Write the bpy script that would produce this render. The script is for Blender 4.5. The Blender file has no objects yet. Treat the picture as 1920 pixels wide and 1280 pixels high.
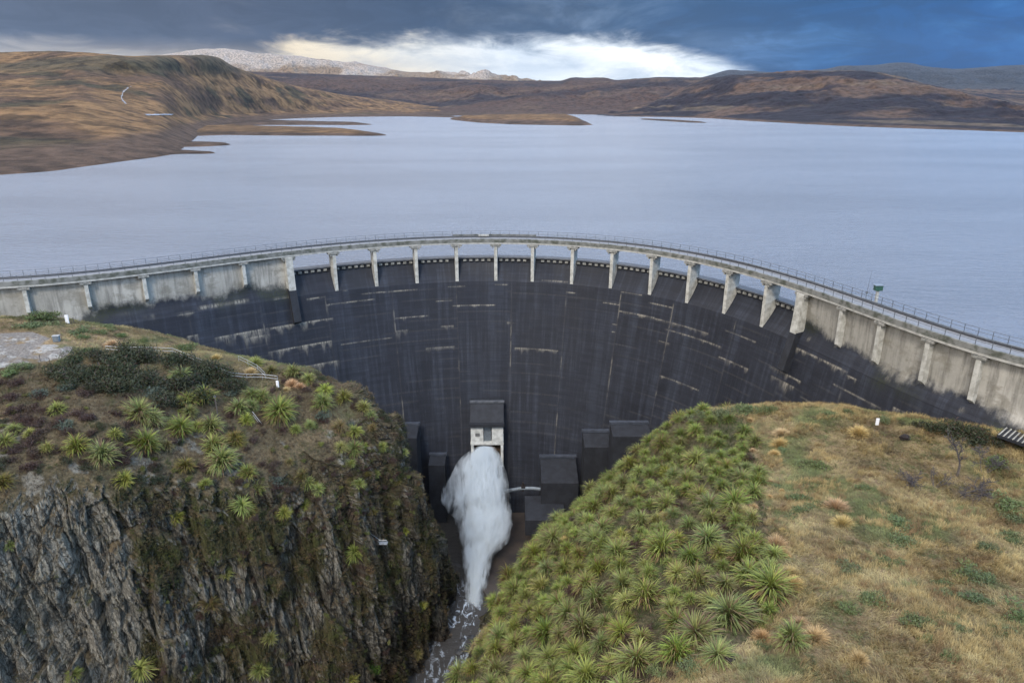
import bpy, math, random
import numpy as np
from mathutils import Vector
from mathutils.bvhtree import BVHTree
random.seed(7); RG = np.random.default_rng(11)
SC = bpy.context.scene; COL = SC.collection

# ------------------------------------------------------------------ camera, sky, sun, exposure
CAM_H = 30.0; F_PX = 1321.0; HOR = 190.0
PITCH = math.atan((640-HOR)/F_PX)
cam_d = bpy.data.cameras.new('camera'); cam = bpy.data.objects.new('camera', cam_d); COL.objects.link(cam)
cam.location = (0, 0, CAM_H); cam.rotation_euler = (math.pi/2-PITCH, 0, 0)
cam_d.sensor_fit = 'HORIZONTAL'; cam_d.sensor_width = 36; cam_d.lens = F_PX/1920*36
cam_d.clip_start = 0.5; cam_d.clip_end = 60000
SC.camera = cam
SC.cycles.volume_bounces = 4
vs = SC.view_settings
vs.view_transform = 'Standard'; vs.look = 'None'; vs.exposure = 0.75; vs.gamma = 1.0; vs.use_curve_mapping = False

SUN_EL, SUN_AZ = 44.0, 194.0      # compass degrees, camera looks north (+Y); the light comes from behind, slightly left
sun_d = bpy.data.lights.new('sun', 'SUN'); sun = bpy.data.objects.new('sun', sun_d); COL.objects.link(sun)
sun_d.energy = 1.5; sun_d.angle = math.radians(12); sun_d.color = (1.0, 0.93, 0.84)
_a = math.radians(SUN_AZ); _e = math.radians(SUN_EL)
sun.rotation_euler = Vector((math.sin(_a)*math.cos(_e), math.cos(_a)*math.cos(_e), math.sin(_e))).to_track_quat('Z', 'Y').to_euler()
sun.location = (0, 0, 300)

class NT:
    """tiny node-tree helper"""
    def __init__(s, nt): s.nt = nt; s.L = nt.links
    def n(s, t, **kw):
        nd = s.nt.nodes.new(t)
        for k, v in kw.items():
            if k.startswith('_'): setattr(nd, k[1:], v)
            else:
                i = nd.inputs[int(k[1:])] if k[0] == 'i' and k[1:].isdigit() else nd.inputs[k.replace('__', ' ')]
                if isinstance(v, bpy.types.NodeSocket): s.L.new(v, i)
                else: i.default_value = v
        return nd
    def math(s, op, a, b=0.0, c=0.0, clamp=False):
        nd = s.n('ShaderNodeMath', _operation=op, _use_clamp=clamp, i0=a, i1=b)
        if isinstance(c, bpy.types.NodeSocket): s.L.new(c, nd.inputs[2])
        else: nd.inputs[2].default_value = c
        return nd.outputs[0]
    def mix(s, f, a, b, mode='MIX'):
        nd = s.nt.nodes.new('ShaderNodeMix'); nd.data_type = 'RGBA'; nd.blend_type = mode
        for i, v in ((0, f), (6, a), (7, b)):
            if isinstance(v, bpy.types.NodeSocket): s.L.new(v, nd.inputs[i])
            else: nd.inputs[i].default_value = v if i == 0 else (tuple(v)+(1,))[:4]
        return nd.outputs[2]
    def ramp(s, f, stops, interp='LINEAR'):
        nd = s.nt.nodes.new('ShaderNodeValToRGB'); s.L.new(f, nd.inputs[0]); cr = nd.color_ramp; cr.interpolation = interp
        while len(cr.elements) < len(stops): cr.elements.new(0.5)
        for e, (p, c) in zip(cr.elements, stops):
            e.position = p; e.color = (tuple(c)+(1,))[:4] if hasattr(c, '__len__') else (c, c, c, 1)
        return nd.outputs[0]
    def noise(s, vec, scale, detail=4, rough=0.55, dist=0.0, out=0):
        return s.n('ShaderNodeTexNoise', Vector=vec, Scale=scale, Detail=detail, Roughness=rough, Distortion=dist).outputs[out]
    def smap(s, v, a, b, c=0.0, d=1.0):
        return s.n('ShaderNodeMapRange', _interpolation_type='SMOOTHSTEP', i0=v, i1=a, i2=b, i3=c, i4=d).outputs[0]
    def scl(s, vec, sc):
        return s.n('ShaderNodeVectorMath', _operation='MULTIPLY', i0=vec, i1=sc).outputs[0]

def build_world():
    w = bpy.data.worlds.new('World'); SC.world = w; w.use_nodes = True
    nt = w.node_tree; nt.nodes.clear(); T = NT(nt)
    sky = T.n('ShaderNodeTexSky', _sky_type='NISHITA', _sun_disc=False, _sun_elevation=math.radians(SUN_EL), _sun_rotation=math.radians(SUN_AZ), _air_density=1.2, _dust_density=2.0)
    tc = T.n('ShaderNodeTexCoord').outputs['Generated']
    sp = T.n('ShaderNodeSeparateXYZ', i0=tc); x, y, z = sp.outputs
    # cloud deck: low bright gap above the horizon, slate base above it, brighter cover higher up
    v1 = T.scl(tc, (2.0, 2.0, 7.0)); n1 = T.noise(v1, 2.2, 7, 0.6, 0.4)
    v2 = T.scl(tc, (6, 6, 22)); n2 = T.noise(v2, 1.7, 7, 0.62, 0.8)
    n3 = T.noise(T.scl(tc, (2.2, 2.2, 5)), 1.3, 5, 0.5)
    wob = T.math('ADD', T.math('MULTIPLY', T.math('SUBTRACT', n1, 0.5), 0.085), T.math('MULTIPLY', T.math('SUBTRACT', n2, 0.5), 0.045))
    zz = T.math('ADD', z, wob)
    # height of the cloud base varies with azimuth (x = -0.59..0.59 in view)
    base = T.ramp(T.math('MULTIPLY_ADD', x, 0.8, 0.5), [(0.0, .050), (0.16, .040), (0.28, .052), (0.45, .070), (0.62, .068), (0.70, .052), (0.77, .022), (0.84, .0), (1.0, .0)])
    low = T.smap(T.math('SUBTRACT', zz, base), -0.010, 0.022)
    gap = T.ramp(T.math('MULTIPLY_ADD', x, 0.8, 0.5), [(0.0, (.42, .43, .46)), (0.14, (.50, .47, .42)), (0.24, (.95, .78, .52)), (0.36, (.95, .90, .78)), (0.5, (.88, .94, 1.0)), (0.66, (1.12, 1.15, 1.15)), (0.8, (.45, .62, .85))])
    gap = T.mix(T.smap(n2, .40, .72, 0, .55), gap, (.36, .46, .62))
    dark = T.ramp(T.math('MULTIPLY_ADD', x, 0.8, 0.5), [(0.0, (.150, .170, .215)), (0.22, (.115, .135, .185)), (0.42, (.066, .105, .175)), (0.6, (.070, .135, .235)), (0.8, (.028, .125, .30)), (1.0, (.020, .140, .40))])
    lt = T.ramp(T.math('MULTIPLY_ADD', x, 0.8, 0.5), [(0.0, (.34, .33, .34)), (0.3, (.36, .34, .33)), (0.62, (.30, .40, .52)), (0.8, (.09, .26, .52)), (1.0, (.06, .28, .62))])
    cl = T.mix(T.smap(n1, .50, .72, 0, .9), dark, lt)
    cl = T.mix(T.smap(n2, .40, .60, 0, .45), cl, T.mix(.5, dark, (.02, .03, .05)))
    gap = T.mix(T.smap(n1, .42, .60, 0, .45), gap, (.42, .55, .72)); gap = T.mix(1.0, gap, (.60, .60, .60), 'MULTIPLY'); cl = T.mix(1.0, cl, (.40, .44, .52), 'MULTIPLY')
    c = T.mix(low, gap, cl)
    # warm veil right over the cloud base on the left
    veil = T.math('MULTIPLY', T.smap(z, .075, .035), T.smap(x, .05, -.28))
    c = T.mix(T.math('MULTIPLY', veil, .6), c, (.36, .31, .25))
    # higher cover, what lights the place and shows in the lake
    hi = T.ramp(T.math('MULTIPLY_ADD', x, 0.75, 0.5), [(0.0, (1.06, 1.0, .98)), (0.22, (1.0, 1.0, 1.06)), (0.36, (.84, .96, 1.22)), (0.52, (.90, .99, 1.20)), (0.62, (1.10, 1.08, 1.14)), (0.76, (.66, .90, 1.28)), (1.0, (.34, .76, 1.40))])
    hi = T.mix(T.smap(n3, .38, .68, 0, .5), hi, (.62, .68, .82))
    c = T.mix(T.smap(z, .125, .26), c, hi)
    ns = T.n('ShaderNodeBackground', Color=sky.outputs[0], Strength=0.05)
    cb = T.n('ShaderNodeBackground', Color=c, Strength=WORLD_K)
    # clear-sky share small: a nearly closed cloud cover
    mx = T.n('ShaderNodeMixShader', Fac=0.95); T.L.new(ns.outputs[0], mx.inputs[1]); T.L.new(cb.outputs[0], mx.inputs[2])
    o = T.n('ShaderNodeOutputWorld'); T.L.new(mx.outputs[0], o.inputs[0])
WORLD_K = 1.15
build_world()

# ------------------------------------------------------------------ helpers
CP, SP = math.cos(PITCH), math.sin(PITCH)
def ray(px, py):
    u = (np.asarray(px, float)-960)/F_PX; v = (640-np.asarray(py, float))/F_PX
    return np.stack([u+0*v, CP+v*SP+0*u, -SP+v*CP+0*u], -1)
def P(px, py, t):
    return np.array([0, 0, CAM_H])+ray(px, py)*np.asarray(t, float)[..., None]
def Pz(px, py, z):
    r = ray(px, py); return np.array([0, 0, CAM_H])+r*((z-CAM_H)/r[..., 2])[..., None]
def proj(p):
    p = np.asarray(p, float); X, Y, Z = p[..., 0], p[..., 1], p[..., 2]-CAM_H
    d = Y*CP-Z*SP; v = (Y*SP+Z*CP)/d; return 960+F_PX*X/d, 640-F_PX*v, d
def inpoly(px, py, poly):
    c = np.zeros(np.shape(px), bool); n = len(poly)
    for i in range(n):
        x1, y1 = poly[i]; x2, y2 = poly[(i+1) % n]
        if y1 == y2: continue
        c ^= ((y1 > py) != (y2 > py)) & (px < (x2-x1)*(py-y1)/(y2-y1)+x1)
    return c
def _h(i, j, k, s):
    n = (i*374761393+j*668265263+k*2147483647+s*974634777) & 0xffffffff
    n = ((n ^ (n >> 13))*1274126177) & 0xffffffff
    return ((n ^ (n >> 16)) & 0xffffff)/float(0xffffff)
def vnoise(p, s=0):
    f = np.floor(p).astype(np.int64); w = p-f; w = w*w*(3-2*w); i, j, k = f[..., 0], f[..., 1], f[..., 2]; r = 0
    for a in (0, 1):
        for b in (0, 1):
            for c in (0, 1):
                r = r+_h(i+a, j+b, k+c, s)*(w[..., 0] if a else 1-w[..., 0])*(w[..., 1] if b else 1-w[..., 1])*(w[..., 2] if c else 1-w[..., 2])
    return r
def fbm(p, sc, oct=4, s=0, g=0.5):
    p = np.asarray(p, float)*np.asarray(sc, float); r = 0; a = 1; t = 0
    for o in range(oct):
        r = r+a*vnoise(p+17.3*o, s+o); t += a; a *= g; p = p*2.03
    return r/t
def ridged(p, sc, oct=4, s=0):
    p = np.asarray(p, float)*np.asarray(sc, float); r = 0; a = 1; t = 0
    for o in range(oct):
        r = r+a*(1-np.abs(2*vnoise(p+11.1*o, s+o)-1)); t += a; a *= .5; p = p*2.1
    return r/t
def cells(p, sc, s=0):
    """blocky random value per jittered cell and distance to cell edge-ish"""
    p = np.asarray(p, float)*np.asarray(sc, float); f = np.floor(p).astype(np.int64)
    b1 = np.full(p.shape[:-1], 9.0); b2 = b1.copy(); val = np.zeros(p.shape[:-1])
    for a in (-1, 0, 1):
        for b in (-1, 0, 1):
            for c in (-1, 0, 1):
                i, j, k = f[..., 0]+a, f[..., 1]+b, f[..., 2]+c
                q = np.stack([i+_h(i, j, k, s), j+_h(i, j, k, s+1), k+_h(i, j, k, s+2)], -1)
                d = ((q-p)**2).sum(-1); m = d < b1
                b2 = np.where(m, b1, np.minimum(b2, d)); val = np.where(m, _h(i, j, k, s+3), val); b1 = np.where(m, d, b1)
    return val, np.sqrt(b2)-np.sqrt(b1)
def facets(p, sc, s=0, tilt=1.0):
    """piecewise planar displacement: every voronoi block has its own offset and slant; returns height, edge distance"""
    sc = np.asarray(sc, float); p = np.asarray(p, float)*sc; f = np.floor(p).astype(np.int64)
    b1 = np.full(p.shape[:-1], 9.0); b2 = b1.copy(); val = np.zeros(p.shape[:-1])
    for a in (-1, 0, 1):
        for b in (-1, 0, 1):
            for c in (-1, 0, 1):
                i, j, k = f[..., 0]+a, f[..., 1]+b, f[..., 2]+c
                q = np.stack([i+_h(i, j, k, s), j+_h(i, j, k, s+1), k+_h(i, j, k, s+2)], -1)-p
                d = (q**2).sum(-1); m = d < b1; h = _h(i, j, k, s+3)-.5+tilt*(q[..., 0]*(_h(i, j, k, s+4)-.5)+q[..., 1]*(_h(i, j, k, s+5)-.5)+q[..., 2]*(_h(i, j, k, s+6)-.5))
                b2 = np.where(m, b1, np.minimum(b2, d)); val = np.where(m, h, val); b1 = np.where(m, d, b1)
    return val, np.sqrt(b2)-np.sqrt(b1)
def ss(x, a, b):
    t = np.clip((x-a)/(b-a), 0, 1); return t*t*(3-2*t)

def link(name, me, mat=None, parent=None, smooth=False):
    o = bpy.data.objects.new(name, me); COL.objects.link(o)
    if mat is not None: me.materials.append(mat)
    if parent is not None: o.parent = parent
    if smooth: me.shade_smooth()
    return o
def np_mesh(name, V, Fq, col=None, colname='Col'):
    V = np.asarray(V, np.float32); Fq = np.asarray(Fq, np.int32); me = bpy.data.meshes.new(name)
    me.vertices.add(len(V)); me.vertices.foreach_set('co', V.ravel())
    k = Fq.shape[1]; me.loops.add(Fq.size); me.loops.foreach_set('vertex_index', Fq.ravel())
    me.polygons.add(len(Fq)); me.polygons.foreach_set('loop_start', np.arange(0, Fq.size, k, dtype=np.int32))
    me.polygons.foreach_set('loop_total', np.full(len(Fq), k, np.int32))
    if col is not None:
        a = me.color_attributes.new(colname, 'FLOAT_COLOR', 'POINT'); c = np.ones((len(V), 4), np.float32)
        c[:, :col.shape[1]] = col; a.data.foreach_set('color', c.ravel())
    me.update(calc_edges=True); return me
def grid_faces(nr, nc):
    i = np.arange((nr-1)*(nc-1)); r = i//(nc-1); c = i % (nc-1); a = r*nc+c
    return np.stack([a, a+1, a+nc+1, a+nc], -1)
def tag(o, label=None, cat=None, group=None, kind=None):
    if label: o['label'] = label
    if cat: o['category'] = cat
    if group: o['group'] = group
    if kind: o['kind'] = kind
    return o
def empty(name, loc=(0, 0, 0), rz=0):
    o = bpy.data.objects.new(name, None); COL.objects.link(o); o.location = loc; o.rotation_euler = (0, 0, rz)
    o.empty_display_size = .3; return o

class MB:
    """collects simple solids into one mesh"""
    def __init__(s): s.V = []; s.F = []
    def add(s, V, F):
        k = len(s.V); s.V += [tuple(v) for v in V]; s.F += [tuple(i+k for i in f) for f in F]
    def hexa(s, q):   # 8 corners: bottom loop 0-3, top loop 4-7
        s.add(q, [(3, 2, 1, 0), (4, 5, 6, 7), (0, 1, 5, 4), (1, 2, 6, 5), (2, 3, 7, 6), (3, 0, 4, 7)])
    def box(s, c, d, ax=None):
        ax = np.eye(3) if ax is None else np.asarray(ax, float); c = np.asarray(c, float); h = np.asarray(d, float)/2
        q = [c+ax[0]*x*h[0]+ax[1]*y*h[1]+ax[2]*z*h[2] for z in (-1, 1) for x, y in ((-1, -1), (1, -1), (1, 1), (-1, 1))]; s.hexa(q)
    def prism(s, poly, ext):   # poly list of 3D points, extruded by vector ext
        n = len(poly); e = np.asarray(ext, float); q = [np.asarray(p, float) for p in poly]; q += [p+e for p in q]
        s.add(q, [tuple(range(n))[::-1], tuple(range(n, 2*n))]+[(i, (i+1) % n, (i+1) % n+n, i+n) for i in range(n)])
    def tube(s, pts, r, n=6, r2=None, cap=True):
        pts = [Vector(p) for p in pts]; m = len(pts); base = len(s.V)
        for i, p in enumerate(pts):
            d = (pts[min(i+1, m-1)]-pts[max(i-1, 0)]).normalized(); up = Vector((0, 0, 1)) if abs(d.z) < .95 else Vector((1, 0, 0))
            a = d.cross(up).normalized(); b = a.cross(d); rr = r if r2 is None else r+(r2-r)*i/(m-1)
            for k in range(n):
                t = 2*math.pi*k/n; s.V.append(tuple(p+a*math.cos(t)*rr+b*math.sin(t)*rr))
        for i in range(m-1):
            for k in range(n):
                a0 = base+i*n+k; a1 = base+i*n+(k+1) % n; s.F.append((a0, a1, a1+n, a0+n))
        if cap: s.F.append(tuple(base+k for k in range(n))[::-1]); s.F.append(tuple(base+(m-1)*n+k for k in range(n)))
    def build(s, name, mat, parent=None, bevel=0):
        me = bpy.data.meshes.new(name); me.from_pydata(s.V, [], s.F); me.update(); o = link(name, me, mat, parent)
        if bevel:
            b = o.modifiers.new('bevel', 'BEVEL'); b.width = bevel; b.segments = 2; b.limit_method = 'ANGLE'
        return o

# ------------------------------------------------------------------ materials
def mat_new(name):
    m = bpy.data.materials.new(name); m.use_nodes = True; nt = m.node_tree; nt.nodes.clear(); T = NT(nt)
    o = T.n('ShaderNodeOutputMaterial'); b = T.n('ShaderNodeBsdfPrincipled'); T.L.new(b.outputs[0], o.inputs[0])
    return m, T, b, o
def set_in(T, b, name, v):
    i = b.inputs[name]
    if isinstance(v, bpy.types.NodeSocket): T.L.new(v, i)
    else: i.default_value = (tuple(v)+(1,))[:4] if hasattr(v, '__len__') else v
def simple_mat(name, c, c2=None, rough=.7, scale=3.0, metal=0.0, bump=.0, spec=.5):
    m, T, b, o = mat_new(name); pos = T.n('ShaderNodeNewGeometry').outputs['Position']
    n = T.noise(pos, scale, 6, .6); col = T.mix(T.smap(n, .35, .68), c, c2 or tuple(x*.75 for x in c))
    set_in(T, b, 'Base Color', col); set_in(T, b, 'Roughness', rough); set_in(T, b, 'Metallic', metal); set_in(T, b, 'Specular IOR Level', spec)
    if bump:
        bp = T.n('ShaderNodeBump', Strength=bump, Distance=.05, Height=T.noise(pos, scale*4, 5, .6)); T.L.new(bp.outputs[0], b.inputs['Normal'])
    return m
def attr_mat(name, rough=.9, nscale=6.0, namp=.35, bump=.6, bscale=5.0, bdist=.15, spec=.2, trans=0.0, objvar=0.0, strat=None):
    """base colour from the Col attribute, broken up by noise"""
    m, T, b, o = mat_new(name); g = T.n('ShaderNodeNewGeometry'); pos = g.outputs['Position']
    a = T.n('ShaderNodeAttribute', _attribute_name='Col').outputs['Color']
    n = T.noise(pos, nscale, 6, .65); f = T.smap(n, .3, .7, 1-namp, 1+namp)
    col = T.n('ShaderNodeVectorMath', _operation='SCALE', i0=a, Scale=f).outputs[0]
    if objvar:
        r = T.n('ShaderNodeObjectInfo').outputs['Random']
        hs = T.n('ShaderNodeHueSaturation', Hue=T.math('MULTIPLY_ADD', r, objvar*.12, .5-objvar*.06), Saturation=T.math('MULTIPLY_ADD', T.math('FRACT', T.math('MULTIPLY', r, 7.3)), objvar*.6, 1-objvar*.3),
                 Value=T.math('MULTIPLY_ADD', T.math('FRACT', T.math('MULTIPLY', r, 13.7)), objvar, 1-objvar*.5), Color=col); col = hs.outputs[0]
    set_in(T, b, 'Base Color', col); set_in(T, b, 'Roughness', rough); set_in(T, b, 'Specular IOR Level', spec)
    if bump:
        v = T.scl(pos, strat) if strat else pos
        h = T.math('ADD', T.noise(v, bscale, 8, .7), T.math('MULTIPLY', T.noise(v, bscale*4, 6, .7), .4))
        bp = T.n('ShaderNodeBump', Strength=bump, Distance=bdist, Height=h); T.L.new(bp.outputs[0], b.inputs['Normal'])
    if trans:
        tr = T.n('ShaderNodeBsdfTranslucent', Color=col); mx = T.n('ShaderNodeMixShader', Fac=trans)
        T.L.new(b.outputs[0], mx.inputs[1]); T.L.new(tr.outputs[0], mx.inputs[2]); T.L.new(mx.outputs[0], o.inputs[0])
    return m
M = {}
M['bank'] = attr_mat('bank_ground', nscale=3.0, namp=.35, bump=.9, bscale=2.5, bdist=.25, strat=(1, 1, .45))
M['leaf'] = attr_mat('leaf', rough=.55, nscale=4, namp=.2, bump=0, trans=.18, objvar=.35, spec=.3)
M['grass'] = attr_mat('grass_blades', rough=.8, nscale=.6, namp=.25, bump=0, trans=.2)
M['far'] = attr_mat('far_hills', nscale=.055, namp=.55, bump=1.0, bscale=.02, bdist=8)
M['concrete'] = simple_mat('concrete', (.42, .41, .37), (.27, .265, .24), .85, 1.2, bump=.4)
M['concrete_old'] = simple_mat('weathered_concrete', (.30, .29, .26), (.13, .13, .115), .85, 1.6, bump=.4)
M['kerb'] = simple_mat('mossy_kerb', (.20, .20, .185), (.065, .07, .052), .9, .8, bump=.4)
M['road'] = simple_mat('deck_road', (.20, .205, .215), (.15, .152, .16), .8, 2.0)
M['dark_conc'] = simple_mat('black_stained_concrete', (.0095, .0105, .014), (.018, .020, .026), .75, .7, bump=.5)
M['lip'] = simple_mat('wet_concrete_lip', (.11, .115, .125), (.055, .06, .07), .6, .9)
M['rail'] = simple_mat('galvanised_rail', (.16, .17, .18), (.10, .11, .12), .5, 4, metal=.6)
M['rail_light'] = simple_mat('pale_galvanised_pipe', (.42, .44, .45), (.30, .31, .32), .45, 4, metal=.5)
M['white'] = simple_mat('white_paint', (.80, .80, .80), (.70, .71, .72), .5, 5)
M['steel'] = simple_mat('grey_steel', (.22, .25, .27), (.16, .18, .2), .5, 3, metal=.5)
M['rust'] = simple_mat('rusty_brown_steel', (.13, .085, .05), (.06, .042, .03), .7, 4, bump=.5)
M['green'] = simple_mat('green_paint', (.03, .09, .06), (.02, .06, .04), .5, 3)
M['wood'] = simple_mat('grey_wood', (.12, .10, .085), (.065, .055, .05), .9, 9, bump=.5)
M['dead'] = simple_mat('dead_twigs', (.085, .075, .075), (.05, .042, .045), .9, 6)
M['black'] = simple_mat('black_scorched', (.022, .015, .013), (.010, .007, .007), .95, 9, bump=.7)
M['box_blue'] = simple_mat('grey_blue_cabinet', (.17, .21, .24), (.12, .155, .18), .6, 3)
M['apron'] = simple_mat('wet_brown_concrete', (.060, .047, .038), (.034, .028, .026), .45, .35, bump=.4)
M['boulder'] = simple_mat('dark_boulder', (.05, .05, .05), (.02, .02, .022), .6, 2, bump=.8)

def bank_mat():
    m, T, b, o = mat_new('bank_ground'); pos = T.n('ShaderNodeNewGeometry').outputs['Position']; at_ = T.n('ShaderNodeAttribute', _attribute_name='Col'); a, rk = at_.outputs['Color'], at_.outputs['Alpha']
    wv = T.n('ShaderNodeVectorMath', _operation='MULTIPLY_ADD', i0=T.noise(pos, .7, 4, .6, out=1), i1=(1.1, 1.1, 1.1), i2=pos).outputs[0]
    wv = T.n('ShaderNodeMapping', Vector=wv, Rotation=(0, .09, 0)).outputs[0]
    def crack(sc, w):
        d = T.n('ShaderNodeTexVoronoi', _feature='DISTANCE_TO_EDGE', Vector=T.scl(wv, sc), Scale=1.0).outputs['Distance']; return T.smap(d, 0, w)
    c1 = crack((.9, .9, .16), .07); c2 = crack((2.6, 2.6, .50), .10); gr = T.noise(T.scl(wv, (5, 5, 1.1)), 1, 8, .72); n = T.noise(pos, 3.0, 6, .65)
    f = T.math('MULTIPLY', T.math('MULTIPLY_ADD', c1, .62, .38), T.math('MULTIPLY_ADD', c2, .42, .58)); f = T.math('MULTIPLY', f, T.smap(gr, .28, .72, .55, 1.6))
    f = T.math('ADD', T.math('MULTIPLY', rk, f), T.math('MULTIPLY', T.math('SUBTRACT', 1.0, rk), T.smap(n, .3, .7, .65, 1.35)))
    col = T.n('ShaderNodeVectorMath', _operation='SCALE', i0=a, Scale=f).outputs[0]
    set_in(T, b, 'Base Color', col); set_in(T, b, 'Roughness', .88); set_in(T, b, 'Specular IOR Level', .2)
    h = T.math('ADD', T.math('MULTIPLY', T.math('ADD', T.math('MULTIPLY', c1, .8), T.math('MULTIPLY', c2, .4)), rk), T.math('ADD', T.math('MULTIPLY', gr, .9), T.noise(pos, 5, 8, .7)))
    bp = T.n('ShaderNodeBump', Strength=.9, Distance=.22, Height=h); T.L.new(bp.outputs[0], b.inputs['Normal']); return m
M['bank'] = bank_mat()
# ------------------------------------------------------------------ lofted terrain
def crm(Pc, t):
    n = len(Pc); t = np.clip(t, 0, n-1-1e-6); i = t.astype(int); f = (t-i)
    g = lambda k: Pc[np.clip(k, 0, n-1)]
    f = f.reshape(f.shape+(1,)*(Pc.ndim-1)); p0, p1, p2, p3 = g(i-1), g(i), g(i+1), g(i+2)
    p0 = np.where((i == 0).reshape(f.shape), 2*p1-p2, p0); p3 = np.where((i == n-2).reshape(f.shape), 2*p2-p1, p3)
    return .5*(2*p1+(p2-p0)*f+(2*p0-5*p1+4*p2-p3)*f*f+(3*p1-p0-3*p2+p3)*f**3)
def resample_params(Pc, n, axis):
    m = Pc.shape[axis]; t = np.linspace(0, m-1, 40*(m-1)+1)
    Q = crm(np.moveaxis(Pc, axis, 0), t); d = np.linalg.norm(np.diff(Q, axis=0), axis=-1)
    d = d.reshape(len(d), -1); s = np.r_[0, np.cumsum(d.mean(1)*.6+.4*d.max(1))]
    return np.interp(np.linspace(0, s[-1], n), s, t)
def loft(Pc, nr, nc):
    a = resample_params(Pc, nr, 0); b = resample_params(Pc, nc, 1)
    Q = crm(Pc, a); Q = np.moveaxis(crm(np.moveaxis(Q, 1, 0), b), 0, 1); return Q
def normals(G):
    du = np.gradient(G, axis=1); dv = np.gradient(G, axis=0); n = np.cross(du, dv); n /= np.linalg.norm(n, axis=-1, keepdims=True)+1e-9
    return n
BVHS = {}
def bvh_of(G):
    V = G.reshape(-1, 3); Fq = grid_faces(*G.shape[:2]); return BVHTree.FromPolygons([tuple(v) for v in V.tolist()], Fq.tolist())

RBX = [  # right bank: stations from under the camera to the dam, each from the far side of the hill top down to the river
 [(75,2,-5),(45,8,-4),(17,18,-6),(7,29,-12),(-7,38,-24),(-14,42,-45),(-20,45,-68)],
 [(80,20,-7),(36,37,-8.6),(18,39,-9.3),(6.4,47.0,-17),(-4.9,59,-29.5),(-10,66,-48),(-15,70,-68)],
 [(85,35,-8),(43,49,-10),(21,50,-10.8),(8.6,59,-18.4),(-1.8,79,-35),(-4.2,87,-50),(-7,92,-68)],
 [(90,50,-8.5),(52,61,-11),(25,63,-12.5),(12.9,72,-18.7),(5.6,90.5,-31.8),(3.2,99,-48),(1.6,106,-68)],
 [(95,63,-8),(56,73,-11.5),(29,76.4,-14),(19.6,86.5,-19.8),(13.8,99.8,-30.5),(11.4,107,-47),(7,113,-68)],
 [(98,70,-7.5),(61,78,-10),(37,89,-14.8),(28.5,93.7,-17.2),(19.5,101.3,-24),(18.5,112,-42),(13,122,-66)],
 [(100,76,-7),(65,77,-8.5),(48,97.5,-14),(36.5,102,-15.9),(25.5,103,-19.8),(24,117,-38),(17,127,-65)],
 [(104,84,-7),(70,86,-10),(55,108,-19),(45,116,-24),(36,124,-32),(28,134,-46),(16,143,-65)]]
LBX = [  # left bank: from off-frame left round to the dam; each from the dam side over the plateau and down the cliff
 [(-116,124,-9),(-104,113,-6),(-92,92,-9),(-69,72,-10.5),(-68,67,-26),(-71,64,-45),(-72,58,-70)],
 [(-98,124,-9),(-88,115.5,-5.8),(-75,95.5,-9),(-60,74.8,-12),(-59.5,70.5,-23.5),(-64,69,-39),(-66,64,-70)],
 [(-82,128,-11),(-74,120.5,-7.8),(-63,103,-8.6),(-52,79,-13),(-50,73.9,-26),(-49.5,72.2,-42),(-49,66,-70)],
 [(-62,130,-18),(-54,121.5,-12.7),(-45,104,-12.8),(-39.3,87.5,-19.4),(-37.8,82.7,-31),(-36.7,79.3,-49),(-35,74,-70)],
 [(-46,127,-26),(-33.5,114,-15.2),(-29,103.4,-17.2),(-26.2,93.5,-26),(-26,89.2,-38),(-26,85.6,-55),(-26,82,-70)],
 [(-35,126,-33),(-24.5,110,-20.5),(-20.4,104.4,-24.5),(-18.6,101,-34),(-18.2,99.6,-46),(-18.4,98.8,-59),(-18.4,96,-70)],
 [(-34,130,-40),(-25,117,-28),(-19,108.5,-33),(-16.2,108.5,-41),(-14.2,108.5,-48),(-13.6,107.2,-57),(-13.4,105,-70)],
 [(-38,138,-46),(-28,135,-48),(-21,131,-52),(-17,128,-56),(-14,125,-60),(-12.5,121,-64),(-12,117,-70)]]

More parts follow.
